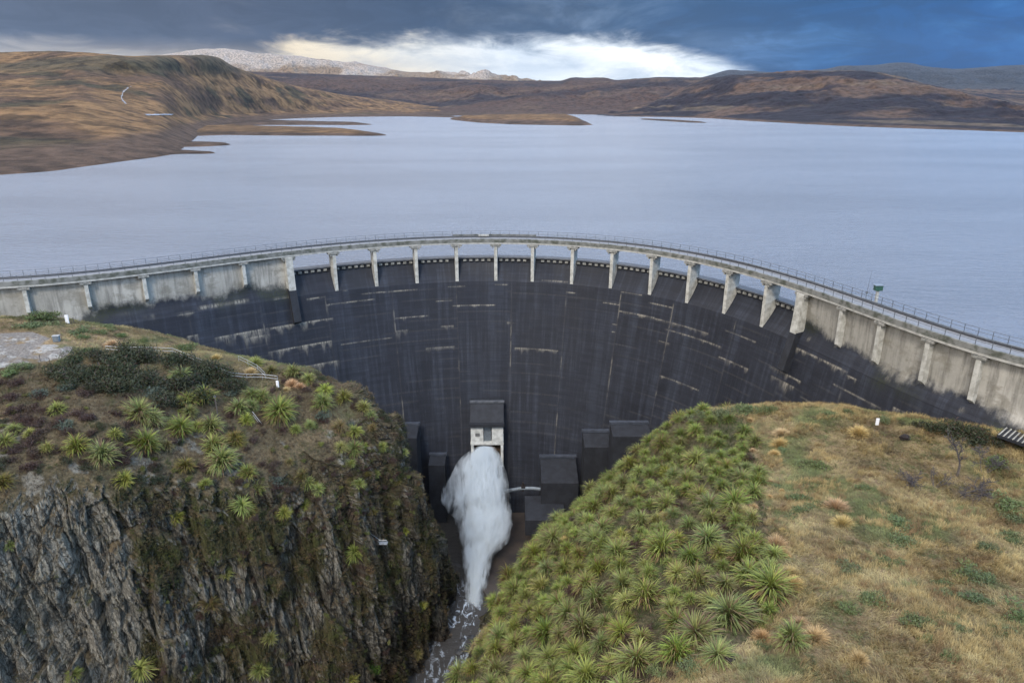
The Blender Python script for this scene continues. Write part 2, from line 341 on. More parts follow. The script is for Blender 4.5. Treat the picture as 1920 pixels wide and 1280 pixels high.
def shade_bank(G, N, side):
    """ground colour: straw grass, herbs, brown litter, rock, gravel"""
    P3 = G; px, py, _ = proj(G); up = N[..., 2]
    straw = np.array([.245, .178, .100]); straw2 = np.array([.172, .122, .070]); green = np.array([.085, .098, .042])
    brown = np.array([.058, .040, .028]); rock = np.array([.200, .182, .145]); rock2 = np.array([.090, .081, .062]); moss = np.array([.056, .054, .020])
    c = straw+(straw2-straw)*ss(fbm(P3, .35, 4, 3), .35, .65)[..., None]
    c = c+(green-c)*(ss(fbm(P3, .16, 4, 9), .50, .68)*.75)[..., None]
    c = c+(brown-c)*(ss(fbm(P3, .5, 4, 21), .60, .74)*.6)[..., None]
    rr = rock+(rock2-rock)*ss(fbm(P3, (.8, .8, .25), 4, 31), .38, .62)[..., None]
    Q = P3+np.stack([.10*P3[..., 2], 0*P3[..., 2], 0*P3[..., 2]], -1)+.8*(fbm(P3, .5, 3, 5)[..., None]-.5); _, e = cells(Q, (.8, .8, .16), 5); _, e_b = cells(Q, (.3, .3, .07), 15); rr = rr*(.50+.5*ss(e, .0, .09))[..., None]*(.6+.4*ss(e_b, 0, .06))[..., None]*(.8+.5*fbm(P3, (2.5, 2.5, 1.2), 4, 6))[..., None]; e = np.minimum(e, e_b)
    bias = (.07*ss(px, 230, 330)*ss(P3[..., 2], -52, -26) if side == 'L' else 0); mm = ss(fbm(P3, (.30, .30, .12), 5, 41)+bias+.28*(up-.25)+.14*(fbm(P3, 1.6, 3, 8)-.5), .43, .55); rr = rr+(moss+(brown-moss)*ss(fbm(P3, .25, 3, 55), .45, .6)[..., None]-rr)*mm[..., None]
    if side == 'L':
        # scrubby brow between plateau and cliff
        brow = ss(py, 640, 700)*ss(up, .3, .5); c = c+((brown*1.0+moss*.55)-c)*(brow*(.55+.45*ss(fbm(P3, .22, 4, 77), .30, .55)))[..., None]; rk_out = ss(fbm(P3, (.35, .35, .2), 4, 91), .60, .66)*ss(py, 760, 830); c = c+(rock*.9-c)*rk_out[..., None]
        gr = inpoly(px, py, [(-60, 628), (60, 622), (140, 650), (120, 672), (60, 680), (-60, 700)])
        k = (gr*ss(fbm(P3, .35, 4, 12), .40, .52))[..., None]; c = c+(np.array([.19, .17, .15])-c)*k
        k2 = (gr*ss(fbm(P3, (.5, 1.2, 1), 5, 13), .56, .64))[..., None]; c = c+(np.array([.30, .285, .26])-c)*k2
        # grey slab faces left of the cliff
        slab = inpoly(px, py, [(20, 895), (190, 880), (215, 960), (260, 1130), (270, 1330), (-60, 1330), (-60, 1000)])
        rr = np.where(slab[..., None], rr+(rock*1.25*(.5+.5*ss(e, .0, .09))[..., None]*(.75+.55*fbm(P3, (2.5, 2.5, 1.2), 4, 6))[..., None]-rr)*.7, rr)
        rk = ss(.62-up+.25*(fbm(P3, .4, 3, 61)-.5), 0, .16)
        wet = ss(-G[..., 2], 44, 60)[..., None]; rr = rr*(1-.45*wet)  # wet rock near the river, with gorge shade painted into the same darkening
    else:
        fl = inpoly(px+70*(fbm(P3, .25, 4, 88)-.5), py, FLAXP); c = np.where(fl[..., None], c+((brown*.8+green*.35)-c)*.8, c)
        rim = inpoly(px, py, [(1125, 872), (1095, 950), (1020, 1005), (965, 1095), (935, 1175), (800, 1200), (900, 950), (1060, 880)]) & ~fl
        rk = np.maximum(ss(.50-up+.2*(fbm(P3, .4, 3, 61)-.5), 0, .14), rim*1.0); rr = rr*.8
    return c+(rr-c)*rk[..., None], rk
FLAXP = [(1110, 880), (1150, 850), (1230, 798), (1330, 772), (1400, 785), (1425, 900), (1440, 1000), (1475, 1080), (1460, 1140), (1400, 1205), (1330, 1240), (1260, 1250), (1200, 1290), (1100, 1400), (700, 1400), (860, 1290), (930, 1170), (950, 1090), (995, 1010), (1050, 965), (1085, 920)]

def build_bank(name, ctrl, nr, nc, side):
    Pc = np.array(ctrl, float); G = loft(Pc, nr, nc); N = normals(G)
    if N[nr//2, nc//4, 2] < 0: N = -N
    up = N[..., 2]; st = ss(.80-up, 0, .35)[..., None]
    H = N.copy(); H[..., 2] *= .35
    Q = G+np.stack([.10*G[..., 2], 0*G[..., 2], 0*G[..., 2]], -1)+.5*(fbm(G, .35, 3, 5)[..., None]-.5)
    big = (ridged(Q, (.055, .055, .016), 3, 3)-.62)*6.0
    f1, e1 = facets(Q, (.20, .20, .032), 2, 1.5); f2, e2 = facets(Q+3, (.60, .60, .11), 17, 1.5); f3, e3 = facets(Q+9, (1.5, 1.5, .40), 33, 1.3)
    fine = (fbm(G, 1.6, 4, 12)-.5)*.5
    DK = 1.0 if side == 'L' else .5
    D = H*st*DK*(.8*big+2.7*f1-.5*(1-ss(e1, 0, .07))+1.35*f2-.4*(1-ss(e2, 0, .10))+.60*f3-.15*(1-ss(e3, 0, .15))+fine)[..., None]
    soft = ((fbm(G, .09, 4, 31)-.5)*2.2+(fbm(G, .5, 4, 33)-.5)*.8)
    D[..., 2] += (1-st[..., 0])*soft
    G2 = G+D; N2 = normals(G2)
    if N2[nr//2, nc//4, 2] < 0: N2 = -N2
    col, rk = shade_bank(G2, N2, side)
    me = np_mesh(name, G2.reshape(-1, 3), grid_faces(nr, nc), np.concatenate([col, rk[..., None]*(1-.0*rk[..., None])], -1).reshape(-1, 4)); o = link(name, me, M['bank'])
    o['kind'] = 'structure'; BVHS[side] = (bvh_of(G2), G2, N2, col, rk); return o
build_bank('left_gorge_bank', LBX, 640, 620, 'L')
build_bank('right_gorge_bank', RBX, 520, 420, 'R')

# ------------------------------------------------------------------ dam geometry
EDGE = [(0,532),(165,517),(333,499),(440,485),(540,473),(650,463),(750,456),(900,449.5),(1050,451),(1200,466),(1300,484),(1400,509),(1480,533),(1569,562),(1660,592),(1765,627),(1840,651),(1920,678)]
E = Pz(np.array([e[0] for e in EDGE]), np.array([e[1] for e in EDGE]), 0.0)[:, :2]
_s = np.r_[0, np.cumsum(np.linalg.norm(np.diff(E, axis=0), axis=1))]
_c = [np.polyfit(_s, E[:, k], 5) for k in (0, 1)]
_t = np.linspace(0, _s[-1], 400); C0 = np.stack([np.polyval(_c[k], _t) for k in (0, 1)], -1)
def _ext(A, d, n): return A+d*np.arange(1, n+1)[:, None]
da = (C0[0]-C0[6]); da /= np.linalg.norm(da); db = (C0[-1]-C0[-7]); db /= np.linalg.norm(db)
C0 = np.vstack([_ext(C0[0], da, 28)[::-1], C0, _ext(C0[-1], db, 28)])
_s = np.r_[0, np.cumsum(np.linalg.norm(np.diff(C0, axis=0), axis=1))]
LEN = _s[-1]; SS = np.arange(0, LEN, .25)
CV = np.stack([np.interp(SS, _s, C0[:, k]) for k in (0, 1)], -1)
TG = np.gradient(CV, axis=0); TG /= np.linalg.norm(TG, axis=1, keepdims=True)
for k in (0, 1): TG[:, k] = np.convolve(np.pad(TG[:, k], 20, 'edge'), np.ones(41)/41, 'valid')
TG /= np.linalg.norm(TG, axis=1, keepdims=True)
NI = np.stack([TG[:, 1], -TG[:, 0]], -1)       # to the downstream side (towards the camera)
def at(s, D=0.0, z=0.0):
    s = np.asarray(s, float); b = np.stack([np.interp(s, SS, CV[:, k]) for k in (0, 1)], -1); n = np.stack([np.interp(s, SS, NI[:, k]) for k in (0, 1)], -1)
    q = b+n*np.asarray(D, float)[..., None]; return np.concatenate([q, np.broadcast_to(np.asarray(z, float)[..., None], q[..., :1].shape)], -1)
def frame(s):
    t = np.array([np.interp(s, SS, TG[:, k]) for k in (0, 1)]+[0.]); n = np.array([np.interp(s, SS, NI[:, k]) for k in (0, 1)]+[0.])
    return t/np.linalg.norm(t), n/np.linalg.norm(n), np.array([0, 0, 1.])
def s_of(px, py, z=-1.0):
    p = Pz(px, py, z)[:2]; return float(SS[np.argmin(((CV-p)**2).sum(1))])
def face_D(z):     # downstream face of the arch below the stained line
    return np.interp(-np.asarray(z, float), [0, 9, 14, 30, 45, 70], [0.05, 0.05, 1.0, 4.4, 7.6, 11.0])
def pix_face(px, py):
    t = np.arange(70, 200, .1); Q = P(np.full(t.shape, px), np.full(t.shape, py), t)
    d2 = ((Q[:, None, :2]-CV[None, ::4])**2).sum(-1); i = d2.argmin(1)*4; D = ((Q[:, :2]-CV[i])*NI[i]).sum(1)
    k = np.argmax(D < face_D(Q[:, 2])); return float(SS[i[k]]), float(Q[k, 2])
PIER_PX = [(628,475),(705,468),(781,464),(857,461),(928,460),(998,460),(1073,463),(1147,470),(1218,480),(1288,493),(1356,509),(1425,530)]
PIER_S = [s_of(x, y) for x, y in PIER_PX]
S_L = s_of(545, 484); S_R = s_of(1498, 550)
PIL_S = [s_of(x, y) for x, y in [(38,543),(160,529),(268,516),(365,504),(456,492),(1578,576),(1655,603),(1748,634),(1848,664)]]
print('pier spacing', np.round(np.diff([S_L]+PIER_S+[S_R]), 1), 'len', LEN, 'pil', np.round(PIL_S, 1))

dam = empty('arch_dam', tuple(at(LEN/2, 0, -60)))
tag(dam, 'curved dark concrete arch dam with a railed deck on piers across the gorge', 'dam')
INV = dam.location.copy()
def under(o, parent=dam):
    """meshes of the dam are modelled in world metres: cancel the empty's offset"""
    o.parent = parent
    if parent is dam: o.location = -INV
    return o

def dam_mat():
    m, T, b, o = mat_new('dam_face'); g = T.n('ShaderNodeNewGeometry'); pos = g.outputs['Position']
    uv = T.n('ShaderNodeAttribute', _attribute_name='SZ').outputs['Vector']; st = T.n('ShaderNodeAttribute', _attribute_name='Col').outputs['Color']
    s3 = T.n('ShaderNodeSeparateColor', i0=st); wh, str_, moss = s3.outputs[0], s3.outputs[1], s3.outputs[2]
    nb = T.noise(T.scl(uv, (.10, .10, 1)), 1, 5, .6); nv = T.noise(T.scl(uv, (.9, .05, 1)), 1, 6, .65); nh = T.noise(T.scl(uv, (.07, 2.4, 1)), 1, 5, .7); nf = T.noise(T.scl(uv, (2, 2, 1)), 1.5, 6, .7)
    dk = T.mix(T.smap(nb, .3, .7), (.0090, .0100, .0145), (.0150, .0170, .0240))
    dk = T.mix(T.smap(nv, .46, .70, 0, .75), dk, (.030, .035, .048)); nw = T.noise(T.scl(uv, (.35, .018, 1)), 1, 4, .6); dk = T.mix(T.smap(nw, .50, .66, 0, .5), dk, (.026, .031, .043))
    dk = T.mix(T.smap(nh, .42, .66, 0, .55), dk, (.010, .011, .015))
    dk = T.mix(T.smap(nf, .55, .8, 0, .4), dk, (.032, .034, .041))
    br = T.n('ShaderNodeTexBrick', _offset=0.37, Vector=uv, Scale=1.0, Mortar__Size=.035, Brick__Width=3.1, Row__Height=.76, Color1=(.75, .75, .75, 1), Color2=(1.2, 1.2, 1.2, 1), Mortar=(.7, .7, .7, 1))
    dk = T.mix(.55, dk, br.outputs[0], 'MULTIPLY'); dk = T.mix(1.0, dk, (1.28, 1.28, 1.28), 'MULTIPLY')
    wc = T.mix(T.smap(nb, .35, .65), (.46, .435, .38), (.31, .295, .255)); wc = T.mix(T.smap(T.noise(T.scl(uv, (1.2, .12, 1)), 1, 6, .7), .42, .68, 0, .75), wc, (.15, .14, .12)); wc = T.mix(T.smap(T.noise(T.scl(uv, (.22, .30, 1)), 1, 5, .65), .50, .62, 0, .6), wc, (.17, .155, .12))
    wc = T.mix(T.smap(nf, .5, .8, 0, .3), wc, (.60, .59, .55))
    whm = T.smap(T.math('ADD', wh, T.math('MULTIPLY', T.math('SUBTRACT', T.noise(T.scl(uv, (.55, .35, 1)), 1, 7, .72), .5), 1.0)), .28, .72)
    c = T.mix(whm, dk, wc)
    ms = T.math('MULTIPLY', moss, T.smap(nf, .35, .6)); c = T.mix(ms, c, (.022, .026, .010))
    sm = T.math('MULTIPLY', str_, T.smap(T.noise(T.scl(uv, (3.2, .6, 1)), 1, 5, .7), .32, .58)); c = T.mix(sm, c, (.42, .38, .30))
    set_in(T, b, 'Base Color', c); set_in(T, b, 'Roughness', T.smap(nb, .3, .7, .55, .8)); set_in(T, b, 'Specular IOR Level', .35)
    bp = T.n('ShaderNodeBump', Strength=.5, Distance=.06, Height=T.math('ADD', T.noise(uv, 3.0, 6, .7), br.outputs[0])); T.L.new(bp.outputs[0], b.inputs['Normal'])
    return m
M['dam'] = dam_mat()

def in_spill(s): return (s > S_L) & (s < S_R)
JOINT_PX = [(612,560),(735,580),(855,560),(957,560),(1058,560),(1163,560),(1262,590),(1368,640)]
JOINTS = [pix_face(*p)[0] for p in JOINT_PX]
dj = float(np.mean(np.diff(JOINTS))); JOINTS = [JOINTS[0]-dj*k for k in (4, 3, 2, 1)]+JOINTS+[JOINTS[-1]+dj*k for k in (1, 2, 3, 4, 5)]
print('joints', np.round(JOINTS, 1), 'LR', S_L, S_R)
# efflorescence: (x0, y0, x1, y1 of a lift line, streak length m, strength)
STK = [(370,577,470,563,.5,.9),(515,560,560,556,.3,.3),(400,640,500,610,2.6,1.0),(500,615,625,598,1.6,1.0),(465,640,503,622,2.5,1.0),(505,662,625,637,1.8,1.0),(570,688,632,676,1.8,.9),(580,560,612,556,.4,.8),
 (616,570,700,562,.4,.8),(680,550,720,548,.3,.6),(720,548,786,542,.3,.8),(738,597,800,592,.9,.9),(740,620,768,619,2.0,1.0),(640,645,735,634,.2,.5),(800,652,850,650,1.6,.45),(850,575,930,570,.4,1.0),(840,538,872,536,.2,.9),(815,565,845,563,.2,.6),
 (928,534,952,533,.2,.7),(948,605,958,604,.4,.9),(965,654,1050,656,1.0,.7),(1015,527,1060,529,.2,.7),(1062,548,1078,549,.3,1.0),(830,612,850,610,1.4,.5),(1163,583,1230,597,.5,1.0),(1230,597,1330,627,.8,.6),(1168,548,1200,552,.2,.8),(1130,567,1160,571,.2,.8),
 (1220,567,1262,578,.3,.8),(1250,617,1350,650,.5,.7),(1235,638,1256,645,.5,.9),(1148,608,1160,609,.2,.9),(1148,622,1158,623,.2,.8),(1240,706,1310,730,.5,.7),(1362,622,1420,640,.3,.6),(1345,668,1400,690,1.0,.8),(1450,705,1490,728,1.4,1.0),(1478,622,1520,632,.5,.9),(1478,650,1590,692,1.0,1.0),(1590,705,1604,710,.6,1.0),
 (1445,690,1500,712,.8,.9),(1560,722,1650,760,.4,.6),(1655,708,1672,712,.7,1.0),(1710,692,1760,715,.5,.9),(1760,715,1850,760,.8,.9),(1680,765,1700,775,1.2,1.0),(1805,765,1815,772,1.0,1.0),(1850,745,1920,780,.4,.8),(1500,745,1530,757,.4,.5),(270,592,290,590,.8,.4),(330,590,360,588,.9,.5),(210,590,240,588,.3,.3),(355,630,370,628,1.8,.7),(640,545,650,545,.2,.5)]

def build_wall():
    s = np.arange(.5, LEN-.5, .21); sp = in_spill(s)
    # rows of the section: from the upstream foot over the top and down the downstream face
    zs = np.concatenate([[-70, -8], [-4.6, -4.6], np.linspace(-5.6, -9.5, 16)[:-1], np.linspace(-9.5, -36, 190), np.linspace(-36, -70, 90)[1:]])
    nr = len(zs); Dn = np.zeros((nr, len(s))); Zn = np.zeros((nr, len(s)))
    for i, z in enumerate(zs):
        if i < 2: dsp = dnn = -4.6; za = zb = z
        elif i == 2: dsp = -4.6; dnn = -4.6; za = -4.9; zb = -1.0
        elif i == 3: dsp = -2.75; dnn = -.95; za = -4.9; zb = -1.0
        elif z >= -9.5:
            k = (-5.6-z)/3.9; dsp = -2.75+2.8*k**1.25; za = z; zb = -1.0-(8.5)*((i-3)/16.0); dnn = -.95 if zb > -7 else -.95+1.0*ss((-7-zb)/2.5, 0, 1)
        else: dsp = dnn = float(face_D(z)); za = zb = z
        Dn[i] = np.where(sp, dsp, dnn); Zn[i] = np.where(sp, za, zb)
    G = at(np.broadcast_to(s, Dn.shape), Dn, Zn)
    wh = np.zeros(Dn.shape); st = np.zeros(Dn.shape); mo = np.zeros(Dn.shape); S2 = np.broadcast_to(s, Dn.shape)
    P2 = np.stack([S2, Zn, 0*Zn], -1)
    base = -6.6-2.6*(fbm(P2, (.16, .12, 1), 5, 4)-.5)*2-np.where(s > S_R, ss(s, S_R, S_R+30)*1.3, 0)
    wh = np.where(sp[None], 0, np.clip((Zn-base)/4.4+.5, 0, 1))
    mo = np.where(sp[None], 0, np.exp(-((Zn-(base-1.5))/1.5)**2)*ss(fbm(P2, (.14, .2, 1), 3, 9), .42, .6))
    for j in JOINTS:   # block joints
        w = np.exp(-((S2-j)/.12)**2)*ss(-Zn, 9.8, 11)*(.12+.88*ss(fbm(P2+j, (1, .22, 1), 3, 5), .56, .70)); st = np.maximum(st, w*.34)
    # lift lines, faint everywhere between joints
    bl = np.searchsorted(JOINTS, S2); lz = (-Zn+.9*_h(bl, bl*0, bl*0, 3)*2.0) % 2.3
    st = np.maximum(st, .055*np.exp(-((lz-1.1)/.13)**2)*ss(fbm(P2, (.16, .4, 1), 3, 15), .45, .62)*ss(-Zn, 9.8, 11))
    for x0, y0, x1, y1, ln, k in STK:
        a, za = pix_face(x0, y0); b2, zb = pix_face(x1, y1); a, b2 = min(a, b2), max(a, b2); zl = (za+zb)/2
        m = ss(S2, a-.2, a+.2)*(1-ss(S2, b2-.2, b2+.2)); dz = zl-Zn
        L = ln*(.15+1.6*vnoise(np.stack([S2*1.3, 0*S2+zl, 0*S2], -1), 3)**2)
        brk = .35+.65*ss(fbm(P2, (.9, .1, 1), 3, 25), .40, .56); st = np.maximum(st, k*m*brk*np.exp(-(dz/.11)**2)*.8); st = np.maximum(st, k*.55*m*brk*(dz > 0)*np.clip(1-dz/np.maximum(L, .05), 0, 1)**1.2)
    col = np.stack([wh, st, mo], -1)
    me = np_mesh('dam_wall', G.reshape(-1, 3), grid_faces(*Dn.shape)[:, ::-1], col.reshape(-1, 3))
    a = me.attributes.new('SZ', 'FLOAT_VECTOR', 'POINT'); a.data.foreach_set('vector', P2.reshape(-1, 3).astype(np.float32).ravel())
    return under(link('dam_wall', me, M['dam']))
build_wall()

def sweep(prof, s0, s1, ds=.5):
    """closed section polygon [(D,z)...] swept along the crest"""
    n = max(2, int((s1-s0)/ds)+1); s = np.linspace(s0, s1, n); k = len(prof); mb = MB()
    V = np.concatenate([at(s, np.full(n, d), np.full(n, z))[:, None] for d, z in prof], 1).reshape(-1, 3)
    Fc = [(i*k+j, i*k+(j+1) % k, (i+1)*k+(j+1) % k, (i+1)*k+j) for i in range(n-1) for j in range(k)]
    mb.add(V, Fc+[tuple(range(k))[::-1], tuple((n-1)*k+j for j in range(k))]); return mb
under(sweep([(-3.75,-.28),(-3.75,0),(-.05,0),(-.05,-.28)], .6, LEN-.6).build('deck_slab', M['road']))
under(sweep([(-.30,-.62),(-.30,.22),(.0,.22),(.06,.16),(.06,-.62)], .6, LEN-.6).build('kerb', M['kerb']))
under(sweep([(-3.95,-.62),(-3.95,.30),(-3.65,.30),(-3.65,-.62)], .6, LEN-.6).build('kerb', M['kerb']))
under(sweep([(-.45,-.96),(-.45,-.6),(.05,-.6),(.05,-.96)], .6, LEN-.6).build('girder', M['concrete']))
under(sweep([(-3.6,-.96),(-3.6,-.285),(-3.2,-.285),(-3.2,-.96)], .6, LEN-.6).build('girder', M['concrete_old']))
# pipe run along the upstream side of the road, the dark line in the picture
under(sweep([(-3.55,.005),(-3.55,.36),(-3.25,.36),(-3.25,.005)], .6, LEN-.6).build('cable_trough', simple_mat('dark_trough', (.06, .062, .07), (.035, .037, .042), .7, 2)))
# spillway lip with its corbels
under(sweep([(-4.5,-4.95),(-4.5,-4.45),(-2.2,-4.45),(-2.2,-4.72),(-2.75,-4.95)], S_L, S_R).build('spillway_lip', M['lip']))
under(sweep([(-2.9,-5.75),(-2.9,-4.9),(-2.62,-4.9),(-2.62,-5.75)], S_L, S_R).build('lip_beam', M['dark_conc']))
s = S_L+1.4; mb = MB()
while s < S_R-1:
    if min(abs(s-p) for p in PIER_S) > .8:
        t, n, z = frame(s); mb.box(at(s, -2.42, -5.18), (.72, .34, .46), (t, n, z))
    s += 1.35
under(tag(mb.build('corbels', M['concrete_old']), kind='stuff'))

def pier(s, big=0):
    t, n, z = frame(s); w = .37 if not big else .75; mb = MB()
    sec = [(-3.3,-1.06),(.02,-1.06),(.06,-4.0),(.12,-9.6),(-.7,-9.9),(-3.0,-6.2)] if not big else [(-4.2,-1.06),(.45,-1.06),(.62,-5.0),(.9,-8.2),(-3.8,-9.5)]
    mb.prism([at(s, d, q)-t*w for d, q in sec], t*2*w)
    o = under(mb.build('pier', M['concrete_pier'], bevel=.04))
    c = MB()
    c.box(at(s, -1.7, -1.22), (2.5 if not big else 2.9, 3.9, .42), (t, n, z))
    for sg in (-1, 1): c.box(at(s, -.25, -1.55)+t*sg*(.72 if not big else 1.05), (.34, .9, .55), (t, n, z))
    q = c.build('bearing_cap', M['concrete_old'], bevel=.03); q.parent = o
    return o
M['concrete_pier'] = simple_mat('pier_concrete', (.50, .49, .44), (.30, .29, .25), .85, 1.1, bump=.4)
for s in PIER_S: pier(s)
for s in (S_L, S_R): pier(s, 1)
for s in PIL_S:
    t, n, z = frame(s); mb = MB(); zb = -5.6 if s < S_L else -7.2
    sec = [(-1.1,-1.06),(.02,-1.06),(.04,zb),(-1.1,zb-.9)]
    mb.prism([at(s, d, q)-t*.34 for d, q in sec], t*.68); o = under(mb.build('pilaster', M['concrete_pier'], bevel=.04))
    c = MB(); c.box(at(s, -.3, -1.25), (1.9, .95, .36), (t, n, z)); q = c.build('bearing_cap', M['concrete_old'], bevel=.03); q.parent = o
# dark spillway training walls running down the face below the end piers
for s, l in ((S_L, 1), (S_R, -1)):
    t, n, z = frame(s); mb = MB(); d0 = .8
    mb.prism([at(s, d, q)-t*d0 for d, q in [(-2.8,-7.5),(.85,-7.9),(2.6,-14.6),(.6,-15.6),(-1,-10)]], t*2*d0)
    under(mb.build('training_wall', M['dark_conc'], bevel=.05))

# railings
def railing(D, zb, name):
    mb = MB()
    s = np.arange(1, LEN-1, 1.0)
    for h in (1.08, .58): mb.tube([tuple(p) for p in at(s, np.full(len(s), D), np.full(len(s), zb+h))], .032, 5)
    r = under(mb.build('railing', M['rail'])); ps = np.arange(1.2, LEN-1, 2.1); mid = LEN/2
    order = sorted(range(len(ps)), key=lambda i: abs(ps[i]-mid)); pm = None; rest = MB()
    for k, i in enumerate(order):
        t, n, z = frame(ps[i]); c = at(ps[i], D, zb+.54)
        if k < 96:
            if pm is None:
                b = MB(); b.box((0, 0, 0), (.07, .05, 1.08)); pm = b.build('post', M['rail']); o = pm
            else: o = pm.copy(); COL.objects.link(o)
            o.parent = r; o.location = tuple(c); o.rotation_euler = (0, 0, math.atan2(t[1], t[0]))
        else: rest.box(c, (.07, .05, 1.08), (t, n, z))
    if rest.V: q = rest.build('end_posts', M['rail'], r); q['kind'] = 'stuff'
railing(-.12, .22, 'a'); railing(-3.8, .30, 'b')
# sluice house top on the deck centre
mb = MB(); s = s_of(906, 447, 0); t, n, z = frame(s); mb.box(at(s, -3.1, .45), (2.4, .6, .45), (t, n, z)); under(mb.build('deck_hatch', M['concrete'], bevel=.04))
# raised kerb length near the centre
under(sweep([(-4.15,.0),(-4.15,.55),(-3.97,.55),(-3.97,.0)], s_of(850, 447, 0), s_of(1003, 447, 0)).build('raised_kerb', M['kerb']))

# ---- outlet house at the foot
def facept(px, py, t): return P(px, py, t)
OS = pix_face(914, 760)[0]; ot, on, oz = frame(OS); AX = (ot, on, oz)
def OL(a, d, z): return at(OS, d, z)+ot*a      # a along the wall, d downstream offset from the crest line
zt = -36.6; W = 3.9
mb = MB(); q0 = 5.0
# black hood with sloping roof
mb.hexa([OL(-W,q0,-40.3),OL(W,q0,-40.3),OL(W,13.2,-40.3),OL(-W,13.2,-40.3),OL(-W,q0,zt),OL(W,q0,zt),OL(W,8.9,zt-.2),OL(-W,8.9,zt-.2)])
outlet = under(mb.build('outlet_hood', M['dark_conc'], bevel=.06))
mb = MB(); mb.box(OL(0,8.5,zt+.1), (2*W+.3,.9,.45), AX); o = mb.build('hood_ridge', M['lip'], bevel=.05); o.parent = outlet
mb = MB(); mb.hexa([OL(-W-.1,12.2,-40.75),OL(W+.1,12.2,-40.75),OL(W+.1,13.45,-40.75),OL(-W-.1,13.45,-40.75),OL(-W-.1,12.2,-39.9),OL(W+.1,12.2,-39.9),OL(W+.1,13.4,-39.9),OL(-W-.1,13.4,-39.9)])
o = mb.build('hood_sill', M['dark_conc'], bevel=.04); o.parent = outlet
M['white_conc'] = simple_mat('pale_outlet_concrete', (.62, .62, .58), (.40, .40, .37), .8, .9, bump=.3)
zb = -54.2; w = 3.75; fr = 12.6
mb = MB()    # front walls around the slot and the valve chamber
mb.box(OL(-(w+.85)/2, (7+fr)/2, -42.9), (w-.85, fr-7, 4.3), AX); mb.box(OL((w+1.35)/2-.12, (7+fr)/2, -42.9), (w-1.1, fr-7, 4.3), AX)
mb.box(OL(0, (7+fr)/2, -45.35), (2*w+.2, fr-7+.15, .6), AX)
for a in (-w+.3, w-.3): mb.box(OL(a, (7+fr)/2, -48.3), (.62, fr-7, 5.3), AX)
mb.box(OL(0, (7+fr)/2, -51.2), (2*w, fr-7, .5), AX)
house = under(mb.build('outlet_house', M['white_conc'], bevel=.04))
mb = MB(); mb.box(OL(.05, fr-.9, -42.9), (1.75, .3, 4.28), AX); o = mb.build('gate_slot', M['steel']); o.parent = house
mb = MB(); mb.box(OL(-2.2, fr+.02, -43.0), (1.05, .12, .75), AX); o = mb.build('vent_grille', simple_mat('grille', (.16, .16, .15), (.08, .08, .08), .7, 9)); o.parent = house
mb = MB(); mb.box(OL(0, fr-2.4, -48.3), (2*w-1.3, .3, 5.3), AX); o = mb.build('chamber_back', M['rust']); o.parent = house
mb = MB()
for z0 in (-46.6, -47.9): mb.box(OL(0, fr-1.9, z0), (2*w-1.3, .25, .18), AX)
for a in (-2.3, -.2, 2.5): mb.box(OL(a, fr-1.9, -48), (.18, .28, 4.6), AX)
o = mb.build('steel_frame', M['rust']); o.parent = house
mb = MB(); va = .9; vz = -47.8
for r0, d0, d1 in ((1.35,fr-2.2,fr-.9),(1.6,fr-.95,fr-.6),(1.25,fr-.65,fr+.1),(1.4,fr+.1,fr+.3)): mb.tube([tuple(OL(va,d0,vz)), tuple(OL(va,d1,vz-.1))], r0, 24)
o = mb.build('valve', M['rust'], bevel=.03); o.parent = house
mb = MB(); mb.tube([tuple(OL(va,fr-1.2,vz+1.3)), tuple(OL(va,fr-1.2,vz+2.6))], .22, 10); mb.box(OL(va, fr-1.2, vz+2.3), (.7,.5,.35), AX); o = mb.build('valve_stem', M['steel']); o.parent = house
VALVE = OL(va, fr+.3, vz)

# ---- stepped toe blocks on both flanks
def toe_block(px0, px1, py_top, py_bot, t0, dpt, slope=0.0, lip=True):
    """block whose front top edge is seen from (px0) to (px1) at py_top, at distance t0"""
    a = P(px0, py_top, t0); b = P(px1, py_top, t0); zt = (a[2]+b[2])/2; zb = P((px0+px1)/2, py_bot, t0)[2]
    d = (b-a); d[2] = 0; L = np.linalg.norm(d); ex = d/L; nn = np.array([-ex[1], ex[0], 0.])
    if nn[1] < 0: nn = -nn
    a[2] = b[2] = zt; A = a.copy(); B = b.copy(); mb = MB()
    q = [A*[1,1,0]+[0,0,zb], B*[1,1,0]+[0,0,zb], (B+nn*dpt)*[1,1,0]+[0,0,zb], (A+nn*dpt)*[1,1,0]+[0,0,zb], A, B, B+nn*dpt+[0,0,slope], A+nn*dpt+[0,0,slope]]
    mb.hexa(q); o = under(mb.build('toe_block', M['dark_conc'], bevel=.08))
    if lip:
        e = MB(); e.box((A+B)/2+nn*dpt*.93+[0,0,slope+.12], (L+.3,1.0,.55), (ex,nn,[0,0,1])); e = e.build('coping', M['toe_cope'], bevel=.05); e.parent = o
    return o
M['toe_cope'] = simple_mat('damp_grey_coping', (.050, .058, .075), (.026, .031, .042), .7, .8)
toe_block(742, 781, 821, 1010, 158, 5.5, 1.0); toe_block(803, 834, 872, 1010, 163, 4.0, .8)
toe_block(1015, 1085, 905, 1000, 155, 9.0, 2.0); toe_block(1096, 1150, 838, 1000, 152, 5.5, 1.3); toe_block(1149, 1222, 818, 960, 143, 5.0, .8); 
toe_block(985, 1060, 975, 1010, 152, 8.0, 1.2, False)
